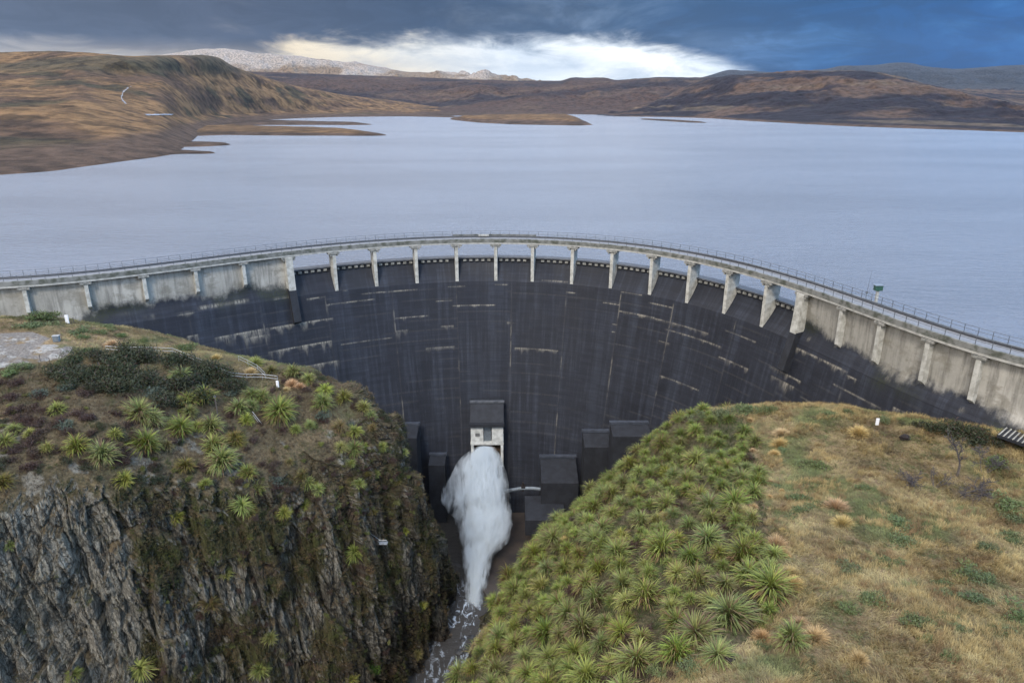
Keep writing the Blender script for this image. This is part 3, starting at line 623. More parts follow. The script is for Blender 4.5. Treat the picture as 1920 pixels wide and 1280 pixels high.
# curved grey pipe across the pool at the toe
mb = MB(); pp = [P(x, y, t) for x, y, t in ((943,922,163),(960,918,162),(978,915,161.5),(1000,915,161),(1017,917,160.5))]
mb.tube([tuple(p) for p in pp], .42, 10); under(mb.build('drain_pipe', M['steel']))
mb = MB(); c = P(981, 913, 161.3); mb.tube([tuple(c+[0,0,-1.0]), tuple(c+[0,0,1.3])], .28, 10); mb.box(c+[0,0,.2], (.9,.9,.5)); under(mb.build('pipe_valve', M['black'], bevel=.05))
# leaning dark slab with pale ribs at the right edge
TL, BL, BR, TR = P(1885, 801, 88.0), P(1870, 814, 86.6), P(1950, 842, 83.2), P(1964, 827, 84.8)
nn_ = np.cross(TR-TL, BL-TL); nn_ /= np.linalg.norm(nn_); nn_ *= -1 if nn_[2] > 0 else 1
mb = MB(); mb.prism([tuple(q) for q in (TL, BL, BR, TR)], tuple(nn_*.4)); o = under(mb.build('ribbed_apron', M['dark_conc']))
mb = MB()
for k in range(9):
    f = (k+.3)/9; a_, b_ = TL+(TR-TL)*f, BL+(BR-BL)*f; mb.tube([tuple(a_-nn_*.03), tuple(b_-nn_*.03)], .085, 4)
q = mb.build('ribs', M['concrete']); q.parent = o
# station with a green cabinet and a mast on the upstream kerb, right of the spillway
s = s_of(1601, 565, .5)
inst = empty('gauging_station', tuple(at(s, -4.6, .3))); tag(inst, 'small green gauging cabinet on a pale post behind the right-hand deck railing', 'gauge')
b = MB(); b.box((0,0,.7), (.35,.35,1.9)); b.build('post', M['concrete'], inst, .02)
b = MB(); b.box((0,0,2.05), (1.15,.8,.8)); b.build('cabinet', M['green'], inst, .04)
b = MB(); b.box((0,0,2.5), (1.35,1.0,.08)); b.build('lid', M['steel'], inst)
s = s_of(1586, 560, .5); mast = empty('radio_mast', tuple(at(s, -4.2, .3))); tag(mast, 'thin leaning radio mast on the deck railing beside the green cabinet', 'antenna')
b = MB(); b.tube([(0,0,-.3),(.12,0,2.2),(.3,.02,4.6)], .035, 6, .015); b.build('pole', M['rail'], mast)
b = MB(); b.box((.05,0,.9),(.28,.2,.4)); b.build('junction_box', M['steel'], mast)

# ------------------------------------------------------------------ lake, river, apron
def water_mat(name, base, rough, scl, strength, dist, foam=None):
    m, T, b, o = mat_new(name); pos = T.n('ShaderNodeNewGeometry').outputs['Position']
    v = T.n('ShaderNodeMapping', Vector=pos, Rotation=(0, 0, .5), Scale=(1, 2.6, 1)).outputs[0]
    h = T.math('ADD', T.noise(v, scl, 4, .6), T.math('MULTIPLY', T.noise(v, scl*.18, 3, .5), 1.2))
    bp = T.n('ShaderNodeBump', Strength=strength, Distance=dist, Height=h); T.L.new(bp.outputs[0], b.inputs['Normal'])
    patch = T.noise(T.scl(pos, (.30, 1, 1)), .010, 6, .65)
    c = T.mix(T.smap(patch, .35, .65), base, tuple(x*.84 for x in base)); 
    if foam: c = T.mix(T.math('MULTIPLY', T.smap(T.noise(T.scl(pos, (1, .45, 1)), .55, 8, .75, 1.2), foam, foam+.10), T.n('ShaderNodeAttribute', _attribute_name='Col').outputs['Fac']), c, (.55, .62, .70))
    set_in(T, b, 'Base Color', c); set_in(T, b, 'Roughness', rough); b.inputs['IOR'].default_value = 1.33
    return m
M['lake'] = water_mat('lake_water', (.225, .255, .305), .16, 1.3, 1.0, .55)
M['river'] = water_mat('river_water', (.050, .046, .042), .22, 1.6, .6, .25, .52)
LV = -6.4
s = np.arange(0, len(SS), 16); near = CV[s]-NI[s]*4.4
fa = [(-160, near[0][1]-30), (-9000, -1400), (-9000, 10000), (9000, 10000), (9000, -1400), (160, near[-1][1]-60)]
pl = [(x, y, LV) for x, y in near]+[(x, y, LV) for x, y in fa[::-1]]
me = bpy.data.meshes.new('lake'); me.from_pydata(pl, [], [tuple(range(len(pl)))]); me.update()
import bmesh
bm = bmesh.new(); bm.from_mesh(me); bmesh.ops.triangulate(bm, faces=bm.faces[:]); bm.normal_update()
for f in bm.faces:
    if f.normal.z < 0: f.normal_flip()
bm.to_mesh(me); bm.free(); tag(link('lake', me, M['lake']), kind='structure')

xs = np.linspace(-45, 30, 150); ys = np.linspace(20, 150, 260); X, Y = np.meshgrid(xs, ys); Z = -65+.35*(fbm(np.stack([X, Y, 0*X], -1), .35, 4, 3)-.5)
fo = np.exp(-(((X+8.5)/5)**2+((Y-112)/9)**2))*1.3+1.2*np.exp(-(((X+7.6)/2.2)**2+((Y-116)/5)**2))+.45*np.exp(-(((X+13.5)/3)**2+((Y-97)/8)**2))+.5*np.exp(-(((X+7.5)/2.5)**2+((Y-97)/4)**2))
me = np_mesh('river', np.stack([X, Y, Z], -1).reshape(-1, 3), grid_faces(*X.shape), np.clip(np.repeat(fo.reshape(-1, 1), 3, 1), 0, 1)); tag(link('river', me, M['river'], smooth=True), kind='structure')
# brown stilling apron right of the jet
def wp(px, py, z): return Pz(px, py, z)
top = [wp(x, y, -63.6) for x, y in ((905,960),(1010,960),(990,1060),(962,1110),(945,1148),(928,1140),(905,1105),(900,1060))]
mb = MB(); mb.prism([tuple(p) for p in top], (0, 0, -3)); o = mb.build('stilling_apron', M['apron'], bevel=.1); tag(o, 'wet brown concrete apron beside the white water jet at the dam foot', 'apron')

# ---- water jet
axis = []      # (px_left, px_right, py, t)
JR = [(893,926,838,161),(872,936,855,160),(855,942,880,158.5),(843,946,905,157),(834,949,932,155),(838,951,950,154),(856,953,968,152.5),(864,953,990,151),(868,948,1012,149.5),(871,925,1036,147.5),(873,916,1062,145.5),(875,911,1090,143.5),(876,906,1112,142),(880,903,1132,141),(886,900,1148,139.5)]
def jet_mesh(name, k, wob, mat, parent, sd, nseg=90, nang=56, lo=0, hi=None):
    J = np.array(JR if hi is None else JR[lo:hi], float); J = crm(J, np.linspace(0, len(J)-1, nseg))
    L = P(J[:, 0], J[:, 2], J[:, 3]); R = P(J[:, 1], J[:, 2], J[:, 3]); Cc = (L+R)/2; hw = np.linalg.norm(R-L, axis=1)/2
    tg = np.gradient(Cc, axis=0); tg /= np.linalg.norm(tg, axis=1, keepdims=True); ex = (R-L)/np.linalg.norm(R-L, axis=1, keepdims=True); ey = np.cross(tg, ex)
    J[:, 0] = np.maximum(J[:, 0], 880-(26 if k > 1 else 14)-12*(1-k)) if k < 1.0 else J[:, 0]
    L = P(J[:, 0], J[:, 2], J[:, 3]); Cc = (L+R)/2; hw = np.linalg.norm(R-L, axis=1)/2
    th = np.linspace(0, 2*np.pi, nang, endpoint=False); V = Cc[:, None]+hw[:, None, None]*k*(ex[:, None]*np.cos(th)[None, :, None]+.62*ey[:, None]*np.sin(th)[None, :, None])
    rad = V-Cc[:, None]; rad /= np.linalg.norm(rad, axis=-1, keepdims=True)+1e-9
    prog = np.linspace(0, 1, nseg)[:, None]
    tt = np.stack([np.cos(th)[None]*2.2+0*prog, np.sin(th)[None]*2.2+0*prog, prog*9+0*th[None]], -1)
    V = V+rad*(wob*(ridged(tt, 1.3, 4, sd)-.55)*ss(prog, 0, .15))[..., None]
    Fc = [(i*nang+j, i*nang+(j+1) % nang, (i+1)*nang+(j+1) % nang, (i+1)*nang+j) for i in range(nseg-1) for j in range(nang)]
    me = bpy.data.meshes.new(name); me.from_pydata(V.reshape(-1, 3).tolist(), [], Fc+[tuple(range(nang))[::-1], tuple((nseg-1)*nang+j for j in range(nang))]); me.update()
    uvd = me.attributes.new('SZ', 'FLOAT_VECTOR', 'POINT'); uvd.data.foreach_set('vector', np.stack([np.broadcast_to(th/6.283, (nseg, nang)), np.broadcast_to(prog, (nseg, nang)), 0*V[..., 0]], -1).astype(np.float32).ravel())
    return link(name, me, mat, parent, True)
def spray_mat(name, dens, lo, hi, scl):
    m = bpy.data.materials.new(name); m.use_nodes = True; nt = m.node_tree; nt.nodes.clear(); T = NT(nt)
    pos = T.n('ShaderNodeNewGeometry').outputs['Position']; n = T.noise(T.scl(pos, (1.1, .42, .30)), scl, 6, .66, .5)
    d = T.smap(n, lo, hi, 0.0, dens); v = T.n('ShaderNodeVolumePrincipled', Color=(.93, .975, 1.0, 1), Density=d, Anisotropy=0.0)
    o = T.n('ShaderNodeOutputMaterial'); T.L.new(v.outputs[0], o.inputs['Volume']); return m
jet = empty('water_jet', tuple(VALVE)); tag(jet, 'white jet of water bursting from the outlet valve down into the river', 'water jet')
for nm, k, wob, dn, lo, hi, sc_, sd in (('mist', 1.08, 1.5, .5, .38, .72, .5, 3), ('spray', .92, 1.5, .9, .40, .68, .8, 5), ('plume', .72, 1.4, 2.4, .40, .64, 1.1, 8), ('core', .50, .8, 16.0, .30, .56, 1.4, 12)):
    o = jet_mesh(nm, k, wob, spray_mat(nm, dn, lo, hi, sc_), None, sd); o.parent = jet; o.location = -jet.location
# churned white water where the jet lands
# boulders in the river
def blob(name, mat, r, sd, sub=3, sq=(1, 1, .6), amp=.35):
    bm = bmesh.new(); bmesh.ops.create_icosphere(bm, subdivisions=sub, radius=1); V = np.array([v.co[:] for v in bm.verts])
    k = 1+amp*2*(fbm(V+sd*7.7, 1.3, 4, sd)-.5); V = V*k[:, None]*np.array(sq)*r
    for v, c in zip(bm.verts, V): v.co = c
    me = bpy.data.meshes.new(name); bm.to_mesh(me); bm.free(); return link(name, me, mat)
B0 = [blob('boulder', M['boulder'], 1.0, k) for k in range(3)]; bi = 0
for px, py, r in [(893,1106,1.5),(876,1118,.7),(920,1158,.9),(900,1205,1.3),(888,1212,1.2),(885,1195,.8),(912,1130,.6),(862,1222,.8),(930,1210,.9),(856,1150,.6),(905,1168,.45),(868,1198,.6)]:
    o = B0[bi] if bi < 3 else B0[bi % 3].copy()
    if bi >= 3: COL.objects.link(o)
    o.location = tuple(Pz(px, py, -64.9)); o.scale = (r, r*.9, r*.8); o.rotation_euler = (0, 0, bi*1.3); bi += 1
    tag(o, 'dark wet boulder breaking the shallow river below the white jet' if r < 1.2 else {893: 'dark boulder splitting the white water where the jet lands', 900: 'largest dark boulder in the river bend lower down', 888: 'dark boulder beside the largest one in the lower river'}[px], 'boulder', 'boulders in the river')

# ------------------------------------------------------------------ far land
def far_loft(name, rows, nr, nc, colfn, disp, kind='structure', noise_s=(.004, .004, .004)):
    """rows: list of [(px, py, t)] polylines from back to front, all resampled over a common px range"""
    lo = max(r[0][0] for r in rows); hi = min(r[-1][0] for r in rows); px = np.linspace(lo, hi, 60); C = []
    for r in rows:
        r = np.array(r, float); C.append(P(px, np.interp(px, r[:, 0], r[:, 1]), np.exp(np.interp(px, r[:, 0], np.log(r[:, 2])))))
    C = np.array(C); a = np.linspace(0, len(C)-1, nr); b = np.linspace(0, 59, nc); G = crm(C, a); G = np.moveaxis(crm(np.moveaxis(G, 1, 0), b), 0, 1)
    k = disp(a[:, None]+0*b[None]); G[..., 2] += k*(ridged(G, noise_s, 5, 3)-.55+.5*(fbm(G, np.array(noise_s)*5, 4, 9)-.5))
    col = colfn(G, a[:, None]+0*b[None], normals(G)); me = np_mesh(name, G.reshape(-1, 3), grid_faces(nr, nc), col.reshape(-1, 3))
    return tag(link(name, me, M['far'], smooth=True), kind=kind)
def tw(py, z=LV):     # t at which a pixel row meets level z
    return float((z-CAM_H)/ray(960, py)[2])
def W_(pts, z=LV): return [(x, y, tw(y, z)) for x, y in pts]
ochre = np.array([.20, .115, .052]); umber = np.array([.070, .042, .030]); dkgreen = np.array([.030, .034, .018]); mud = np.array([.075, .048, .033])
def col_left(G, a, N):
    c = ochre+(umber-ochre)*(.8*ss(fbm(G, (.014, .014, .03), 5, 3), .44, .66))[..., None]
    c = c+(dkgreen-c)*(ss(fbm(G, (.010, .010, .02), 4, 8), .58, .68)*.7)[..., None]
    px, py, d = proj(G); top = ss(-py, -150, -125); c = c+(dkgreen*1.1+umber*.4-c)*(top*.75*ss(fbm(G, .01, 3, 5), .3, .5))[..., None]
    c = c*.85
    c = c*(1-.5*ss(fbm(G, (.045, .045, .06), 4, 29), .56, .64))[..., None]
    sh = ss(a, 4.05, 4.4); c = c+(mud*(.8+.4*fbm(G, (.02, .02, .1), 4, 7))[..., None]-c)*sh[..., None]; return c
def col_mid(G, a, N):
    c = np.array([.080, .048, .036])+(np.array([.030, .022, .026])-np.array([.080, .048, .036]))*ss(fbm(G, (.003, .003, .01), 5, 3), .38, .6)[..., None]
    c = c+(np.array([.13, .085, .055])-c)*(ss(fbm(G, (.006, .006, .02), 5, 23), .56, .68)*.7)[..., None]
    c = c*.72
    return c+(mud*.9-c)*ss(a, 3.6, 3.9)[..., None]
def col_right(G, a, N):
    c = np.array([.115, .072, .050])+(np.array([.024, .019, .026])-np.array([.115, .072, .050]))*ss(fbm(G, (.006, .006, .014), 6, 3), .42, .55)[..., None]
    q = G@np.array([[.8, .6, 0], [-.6, .8, 0], [0, 0, 1]]).T
    c = c+(np.array([.17, .125, .080])-c)*(ss(fbm(q, (.010, .0025, .02), 5, 13), .55, .66)*.7)[..., None]
    c = c*.70
    return c+(mud*1.1-c)*ss(a, 3.72, 3.9)[..., None]
far_loft('left_hills', [
 [(-700,150,2200),(0,125,2200),(400,150,3000),(600,190,3600),(900,212,4000)],
 [(-700,112,1500),(-200,102,1450),(0,99,1400),(60,98,1380),(110,97,1350),(180,101,1300),(240,108,1300),(270,107,1350),(390,105,1700),(408,108,1760),(425,121,1830),(450,131,1900),(500,147,2050),(560,164,2250),(650,180,2500),(740,190,2700),(830,203,2900),(900,209,3000)],
 [(-700,160,900),(0,148,1000),(150,150,1000),(300,148,1150),(400,150,1500),(500,170,1800),(600,185,2100),(740,199,2450),(900,210.5,2750)],
 [(-700,240,600),(0,205,640),(150,200,680),(300,207,850),(400,208,1350),(500,207,1700),(600,207,2000),(740,208,2250),(900,211.5,2600)],
 [(-700,300,470),(0,262,500),(120,256,530),(220,244,580),(300,235,680),(380,222,1150),(480,214,1600),(600,212.5,1900),(740,212,2100),(900,214,2300)],
 [(-700,400,250)]+W_([(0,328),(60,324),(100,321),(200,307),(300,294),(335,285),(352,272),(368,258),(385,244),(420,232),(480,226),(560,222),(640,219.5),(760,218.5),(850,220.5),(900,221)]),
 [(-700,410,245)]+W_([(0,331),(60,327),(100,324),(200,310),(300,297),(335,288),(352,275),(368,261),(385,246),(420,234),(480,227.5),(560,223.5),(640,221),(760,220),(850,222),(900,222.5)], LV-4)],
 360, 900, col_left, lambda a: np.interp(a, [0, 1, 2, 3, 4, 4.8, 5, 6], [20, 3, 9, 5, 3, .6, 0, 0]), noise_s=(.011, .011, .02))
far_loft('middle_hills', [
 [(300,160,7000),(1500,160,7000)],
 [(300,138,4200),(430,135,4200),(520,137,4200),(640,142,4200),(760,146,4200),(880,150,4200),(960,153,4200),(1060,153,4200),(1075,146,4100),(1110,147,4100),(1138,147,4100),(1155,152,4100),(1200,149,4000),(1240,146,3900),(1300,147,3800),(1500,146,3600)],
 [(300,170,3200),(800,178,3300),(900,172,3200),(1000,176,3000),(1060,180,2900),(1200,172,2900),(1500,170,2600)],
 [(300,203,2700),(800,203,2700),(930,198,2600),(1000,194,2500),(1080,203,2400),(1200,203,2200),(1500,208,1900)],
 [(300,214,2100)]+W_([(700,214),(860,214.5),(1000,214),(1100,215),(1200,218),(1260,219),(1300,220.5),(1500,232)]),
 W_([(300,218),(1060,217.5),(1300,223),(1500,235)], LV-6)],
 220, 700, col_mid, lambda a: np.interp(a, [0, 1, 2, 3, 4, 5], [60, 12, 60, 22, 0, 0]), noise_s=(.0035, .0035, .006))
far_loft('right_hills', [
 [(1120,214,3000),(1240,196,3600),(1900,170,4000),(3000,180,4500)],
 [(1120,216,2300),(1180,206,2500),(1240,186,2600),(1280,167,2550),(1320,152,2500),(1380,144,2400),(1440,141,2350),(1490,138,2300),(1560,136,2250),(1640,139,2200),(1680,146,2150),(1720,156,2100),(1760,165,2050),(1830,181,2000),(1920,198,1900),(2100,214,1700),(3000,240,1500)],
 [(1120,217,2150),(1240,200,2200),(1400,172,1950),(1560,165,1800),(1680,172,1700),(1800,192,1550),(1920,212,1400),(2100,222,1300),(3000,250,1200)],
 [(1120,217.5,2050),(1240,212,1900),(1400,204,1650),(1560,205,1420),(1700,210,1300),(1800,216,1200),(1920,228,1080),(2100,236,1000),(3000,260,800)],
 W_([(1120,218.5),(1240,219.5),(1330,222),(1400,227),(1500,232.5),(1600,237.5),(1750,242.5),(1920,248.5),(2100,256),(3000,290)]),
 W_([(1120,222),(1240,223.5),(1330,226),(1400,230),(1500,235),(1600,240),(1750,245),(1920,251),(2100,259),(3000,293)], LV-6)],
 240, 620, col_right, lambda a: np.interp(a, [0, 1, 2, 3, 4, 5], [50, 8, 45, 20, 0, 0]), noise_s=(.0055, .0055, .008))
def col_blue(G, a, N): return np.array([.035, .036, .040])+np.zeros(G.shape)+(np.array([.018, .017, .018]))*(fbm(G, .002, 4, 3)[..., None]-.5)*2
far_loft('far_mountains', [
 [(1180,185,9500),(3000,185,9500)],
 [(1180,175,7400),(1250,160,7400),(1320,146,7400),(1350,136,7400),(1380,132,7400),(1420,135,7400),(1480,139,7400),(1540,132,7400),(1600,122,7400),(1625,126,7400),(1660,120,7400),(1690,118.5,7400),(1715,121,7400),(1740,129,7400),(1790,132.5,7400),(1830,130,7400),(1880,124.5,7400),(1920,125,7400),(2100,135,7400),(3000,120,7000)],
 [(1180,185,6400),(1900,160,6400),(3000,160,6400)],
 [(1180,204,5400),(3000,205,5400)]],
 90, 400, col_blue, lambda a: np.interp(a, [0, 1, 2, 3], [0, 14, 160, 0]), noise_s=(.0016, .0016, .003))
far_loft('dark_spur', [
 [(1600,190,5200),(3000,190,5200)],
 [(1600,192,4300),(1680,178,4300),(1740,167,4300),(1800,161,4300),(1860,158,4300),(1920,160,4200),(2100,166,4000),(3000,180,3800)],
 [(1600,198,3500),(1900,188,3300),(3000,200,3000)],
 [(1600,204,2900),(1920,212,2500),(3000,225,2000)]],
 70, 260, col_blue, lambda a: np.interp(a, [0, 1, 2, 3], [0, 8, 60, 0]), noise_s=(.003, .003, .005))
def col_snow(G, a, N):
    n = fbm(G, (.0018, .0018, .006), 5, 3); hgt = (G[..., 2]-130)/460
    n2 = ridged(G, (.0022, .0022, .004), 3, 9); sn = ss(n*.8+.22*hgt+.35*(n2-.6), .47, .66)*.42; return np.array([.17, .12, .075])+(np.array([.44, .40, .36])-np.array([.17, .12, .075]))*sn[..., None]
far_loft('snowy_mountain', [
 [(250,150,10200),(1050,165,10200)],
 [(250,110,8800),(380,92,8800),(450,97,8800),(520,107,8800),(560,111,8800),(600,118,8800),(640,121,8800),(670,119,8800),(700,124,8800),(760,134,8800),(800,138,8800),(830,142,8800),(890,147,8800),(970,152,8800),(1050,160,8800)],
 [(250,140,8000),(500,135,8000),(800,152,8000),(1050,166,8000)],
 [(250,185,7000),(1050,185,7000)]],
 120, 420, col_snow, lambda a: np.interp(a, [0, 1, 2, 3], [0, 26, 330, 0]), noise_s=(.0014, .0014, .003))
# spits and islets of dry lake bed
def islet(name, back, front, h, n=160, m=26, colr=mud, rough=1.0, top=None):
    lo, hi = front[0][0], front[-1][0]; px = np.linspace(lo, hi, n); yb = np.interp(px, *zip(*back)); yf = np.interp(px, *zip(*front))
    A = Pz(px, yb, LV-1.2); B = Pz(px, yf+.25, LV-1.2); f = np.linspace(0, 1, m)[:, None, None]; G = A[None]*(1-f)+B[None]*f
    hh = np.minimum(1, np.sin(np.pi*f[..., 0])*1.6)*np.clip(np.minimum((px-lo)/(hi-lo)*8, (hi-px)/(hi-lo)*(6))+.15, 0, 1)[None]
    G[..., 2] += hh*(1.2+h*(.55+.9*fbm(G, (.02, .006, 1), 4, 3)))
    t = ss(fbm(G, (.03, .01, .2), 4, 6), .4, .6)[..., None]; col = colr*(1-.35*t)
    if top is not None: k = ss(G[..., 2]-LV, h*.55, h*.9)[..., None]; col = col+(top*(1-.3*t)-col)*k
    me = np_mesh(name, G.reshape(-1, 3), grid_faces(m, n), col.reshape(-1, 3)); return tag(link(name, me, M['far'], smooth=True), kind='structure')
islet('near_spit', [(300,282),(345,284),(380,287),(410,289)], [(300,296),(345,293),(380,292.5),(411,290.5)], .8)
islet('short_spit', [(330,268),(380,268),(410,270),(437,273)], [(330,280),(380,279),(410,277),(438,274.5)], 1.2)
islet('long_spit', [(300,240),(420,236),(560,240),(640,245),(700,251),(730,255)], [(300,266),(360,259),(420,257),(560,258),(640,257.5),(700,257.5),(732,256.5)], 3.0, 260, 36, mud, 1, ochre*.7)
islet('thin_spit', [(410,226),(500,226),(600,229),(660,231),(705,234.5)], [(410,238),(500,237),(600,236.5),(660,236.5),(706,235.8)], 2.0)
islet('rocky_island', [(845,222),(900,221),(1000,217),(1060,219),(1090,228),(1110,235)], [(845,226),(900,232),(960,235.5),(1000,236.5),(1060,237.5),(1090,237.5),(1111,236)], 7, 220, 34, mud*1.2, 1, ochre*.8)
islet('mud_flat', [(740,211),(900,209),(1000,210),(1060,213)], [(740,219),(860,219),(945,219.5),(1000,217),(1062,215.5)], 2)
islet('low_bar', [(1195,223.5),(1250,225),(1330,231)], [(1195,225),(1250,229),(1290,231.5),(1332,232.5)], 1.2)
# bent gravel road and small pools on the left
mb = MB(); rp = [(243,163,880),(236,167,870),(228,176,840),(226,184,820),(232,191,800),(238,197,780)]
def road_strip(pts, w, name, mat, lift=.6):
    q = [np.array(p, float) for p in pts]; Pp = crm(np.array([P(a, b, c) for a, b, c in q]), np.linspace(0, len(q)-1, 40))
    bv = None; d = np.gradient(Pp, axis=0); d[:, 2] = 0; d /= np.linalg.norm(d, axis=1, keepdims=True); n = np.stack([-d[:, 1], d[:, 0], 0*d[:, 0]], -1)
    V = np.concatenate([Pp-n*w/2, Pp+n*w/2]); 
    return V
def drape(polypx, name, mat, lift):
    """thin ground sheet following the hill under a pixel outline"""
    o = bpy.data.objects['left_hills']; me = o.data; V = np.zeros(len(me.vertices)*3, np.float32); me.vertices.foreach_get('co', V); V = V.reshape(360, 900, 3)
    px, py, d = proj(V); m = inpoly(px, py, polypx); m[:] &= (np.arange(360)[:, None] > 60)
    c = m[:-1, :-1] & m[1:, :-1] & m[:-1, 1:] & m[1:, 1:]; idx = np.argwhere(c)
    if not len(idx): return
    F4 = np.stack([idx[:, 0]*900+idx[:, 1], idx[:, 0]*900+idx[:, 1]+1, (idx[:, 0]+1)*900+idx[:, 1]+1, (idx[:, 0]+1)*900+idx[:, 1]], -1)
    u, inv = np.unique(F4, return_inverse=True); q = V.reshape(-1, 3)[u].copy(); q[:, 2] += lift
    return tag(link(name, np_mesh(name, q, inv.reshape(-1, 4)), mat, smooth=True), kind='structure')
M['gravel'] = simple_mat('pale_gravel', (.27, .265, .27), (.20, .195, .20), .9, .2)
drape([(246,161),(238,165),(230,172),(225.5,182),(227.5,189),(234,197),(240.5,197),(233,190),(230,184),(232.5,176),(239,169),(249,164)], 'gravel_road', M['gravel'], .8)
for poly in ([(268,214.5),(325,214),(327,217),(275,218)],): drape(poly, 'small_pool', M['lake'], .5)

# ------------------------------------------------------------------ plants
def blade_verts(base, az, el, L, w, droop, nseg, tw=None):
    """arching strips: arrays of n blades -> verts (n, nseg+1, 2, 3)"""
    n = len(az); out = np.zeros((n, nseg+1, 2, 3)); p = base.copy(); e = el.copy(); st = L/nseg
    side = np.stack([-np.sin(az), np.cos(az), 0*az], -1)
    if tw is not None: side = side*np.cos(tw)[:, None]+np.array([0, 0, 1.])*np.sin(tw)[:, None]
    for i in range(nseg+1):
        k = i/nseg; ww = w*(.55+.9*k if k < .4 else .91*(1-((k-.4)/.6)**1.6)+.04)
        out[:, i, 0] = p-side*ww[:, None]/2; out[:, i, 1] = p+side*ww[:, None]/2
        d = np.stack([np.cos(az)*np.cos(e), np.sin(az)*np.cos(e), np.sin(e)], -1); p = p+d*st[:, None]; e = e-droop*(.4+1.2*k)/nseg
    return out
def strip_faces(n, nseg):
    b = (np.arange(n)*(nseg+1)*2)[:, None]+(np.arange(nseg)*2)[None]; b = b.ravel(); return np.stack([b, b+1, b+3, b+2], -1)
def blades_mesh(name, V, C):
    n, m = V.shape[:2]; C = np.broadcast_to(C, (n, m, 2, 3)) if C.ndim == 4 else np.broadcast_to(C[:, :, None], (n, m, 2, 3))
    return np_mesh(name, V.reshape(-1, 3), strip_faces(n, m-1), C.reshape(-1, 3))
def flax_mesh(seed, n=400, L0=1.5, cols=((.082, .115, .024), (.28, .315, .075)), dead=.15, w0=.055):
    r = np.random.default_rng(seed); az = r.uniform(0, 2*np.pi, n); q = r.uniform(0, 1, n)**.8
    el = np.radians(88-52*q+r.normal(0, 9, n)); L = L0*r.uniform(.55, 1.12, n)*(1-.10*q); w = w0*r.uniform(.7, 1.3, n)
    rr = .36*q; base = np.stack([np.cos(az)*rr, np.sin(az)*rr, .35*(1-q)+r.uniform(-.05, .1, n)], -1)
    V = blade_verts(base, az, el, L, w, r.uniform(1.3, 3.4, n), 5, r.normal(0, .45, n))
    a, b = np.array(cols[0]), np.array(cols[1]); f = r.uniform(0, 1, n)[:, None]**1.2; c = a+(b-a)*f
    dd = (r.uniform(0, 1, n) < dead*(1+2*q))[:, None]; c = np.where(dd, np.array([.19, .125, .06])*r.uniform(.6, 1.1, n)[:, None], c)
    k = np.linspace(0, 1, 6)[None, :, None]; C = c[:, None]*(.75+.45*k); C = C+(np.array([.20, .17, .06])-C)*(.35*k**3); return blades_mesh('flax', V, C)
def tussock_mesh(seed, n=620, L0=.85):
    r = np.random.default_rng(seed); az = r.uniform(0, 2*np.pi, n); q = r.uniform(0, 1, n)**.7
    el = np.radians(90-72*q+r.normal(0, 5, n)); L = L0*r.uniform(.75, 1.1, n); base = np.stack([np.cos(az)*.16*q, np.sin(az)*.16*q, 0*q], -1)
    V = blade_verts(base, az, el, L, (.028*np.ones(n)), r.uniform(.5, 1.6, n), 3, r.normal(0, .6, n))
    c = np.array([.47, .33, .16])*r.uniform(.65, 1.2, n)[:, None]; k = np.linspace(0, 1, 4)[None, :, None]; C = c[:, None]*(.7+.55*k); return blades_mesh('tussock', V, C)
def shrub_mesh(seed, n=900, R=(1, 1, .6), leaf=.12, cols=((.020, .026, .012), (.050, .058, .024)), lumps=7, twig=.12):
    r = np.random.default_rng(seed); cs = r.normal(0, .33, (lumps, 3)); cs[:, 2] = np.abs(cs[:, 2])*.7+.25; cr = r.uniform(.34, .62, lumps)
    k = r.integers(0, lumps, n); d = r.normal(0, 1, (n, 3)); d /= np.linalg.norm(d, axis=1, keepdims=True); p = (cs[k]+d*cr[k][:, None]*r.uniform(.55, 1.08, n)[:, None])
    p[:, 2] = np.abs(p[:, 2]); p = p*np.array(R)
    az = r.uniform(0, 2*np.pi, n); el = np.radians(r.uniform(-10, 75, n)); L = leaf*r.uniform(.8, 2.2, n)
    V = blade_verts(p, az, el, L, leaf*.55*r.uniform(.6, 1.3, n), r.uniform(.2, 1.2, n), 2, r.normal(0, .8, n))
    a, b = np.array(cols[0]), np.array(cols[1]); c = a+(b-a)*r.uniform(0, 1, n)[:, None]; c = np.where((r.uniform(0, 1, n) < twig)[:, None], np.array([.07, .045, .035]), c)
    return blades_mesh('shrub', V, np.repeat(c[:, None], 3, 1))
def variants(fn, k, mat): 
    L = [fn(i) for i in range(k)]
    for me in L: me.materials.append(mat)
    return L
FX = {
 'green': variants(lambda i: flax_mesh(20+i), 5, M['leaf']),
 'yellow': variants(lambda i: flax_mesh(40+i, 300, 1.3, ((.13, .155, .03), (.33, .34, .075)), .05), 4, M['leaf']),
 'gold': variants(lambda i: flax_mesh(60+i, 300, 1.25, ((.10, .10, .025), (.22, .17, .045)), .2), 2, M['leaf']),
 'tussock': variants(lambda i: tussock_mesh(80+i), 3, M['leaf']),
 'dark': variants(lambda i: shrub_mesh(100+i, 1000, (1.3, 1.2, .85), .13), 4, M['leaf']),
 'brown': variants(lambda i: shrub_mesh(120+i, 800, (1.2, 1.1, .6), .12, ((.028, .016, .012), (.085, .050, .034)), twig=.4), 4, M['leaf']),
 'herb': variants(lambda i: shrub_mesh(140+i, 1100, (1.05, .95, .42), .10, ((.075, .100, .038), (.150, .185, .075)), twig=.05), 4, M['leaf']),
 'grey': variants(lambda i: shrub_mesh(160+i, 600, (.9, .9, .5), .11, ((.055, .075, .055), (.11, .135, .10)), twig=.1), 2, M['leaf']),
}
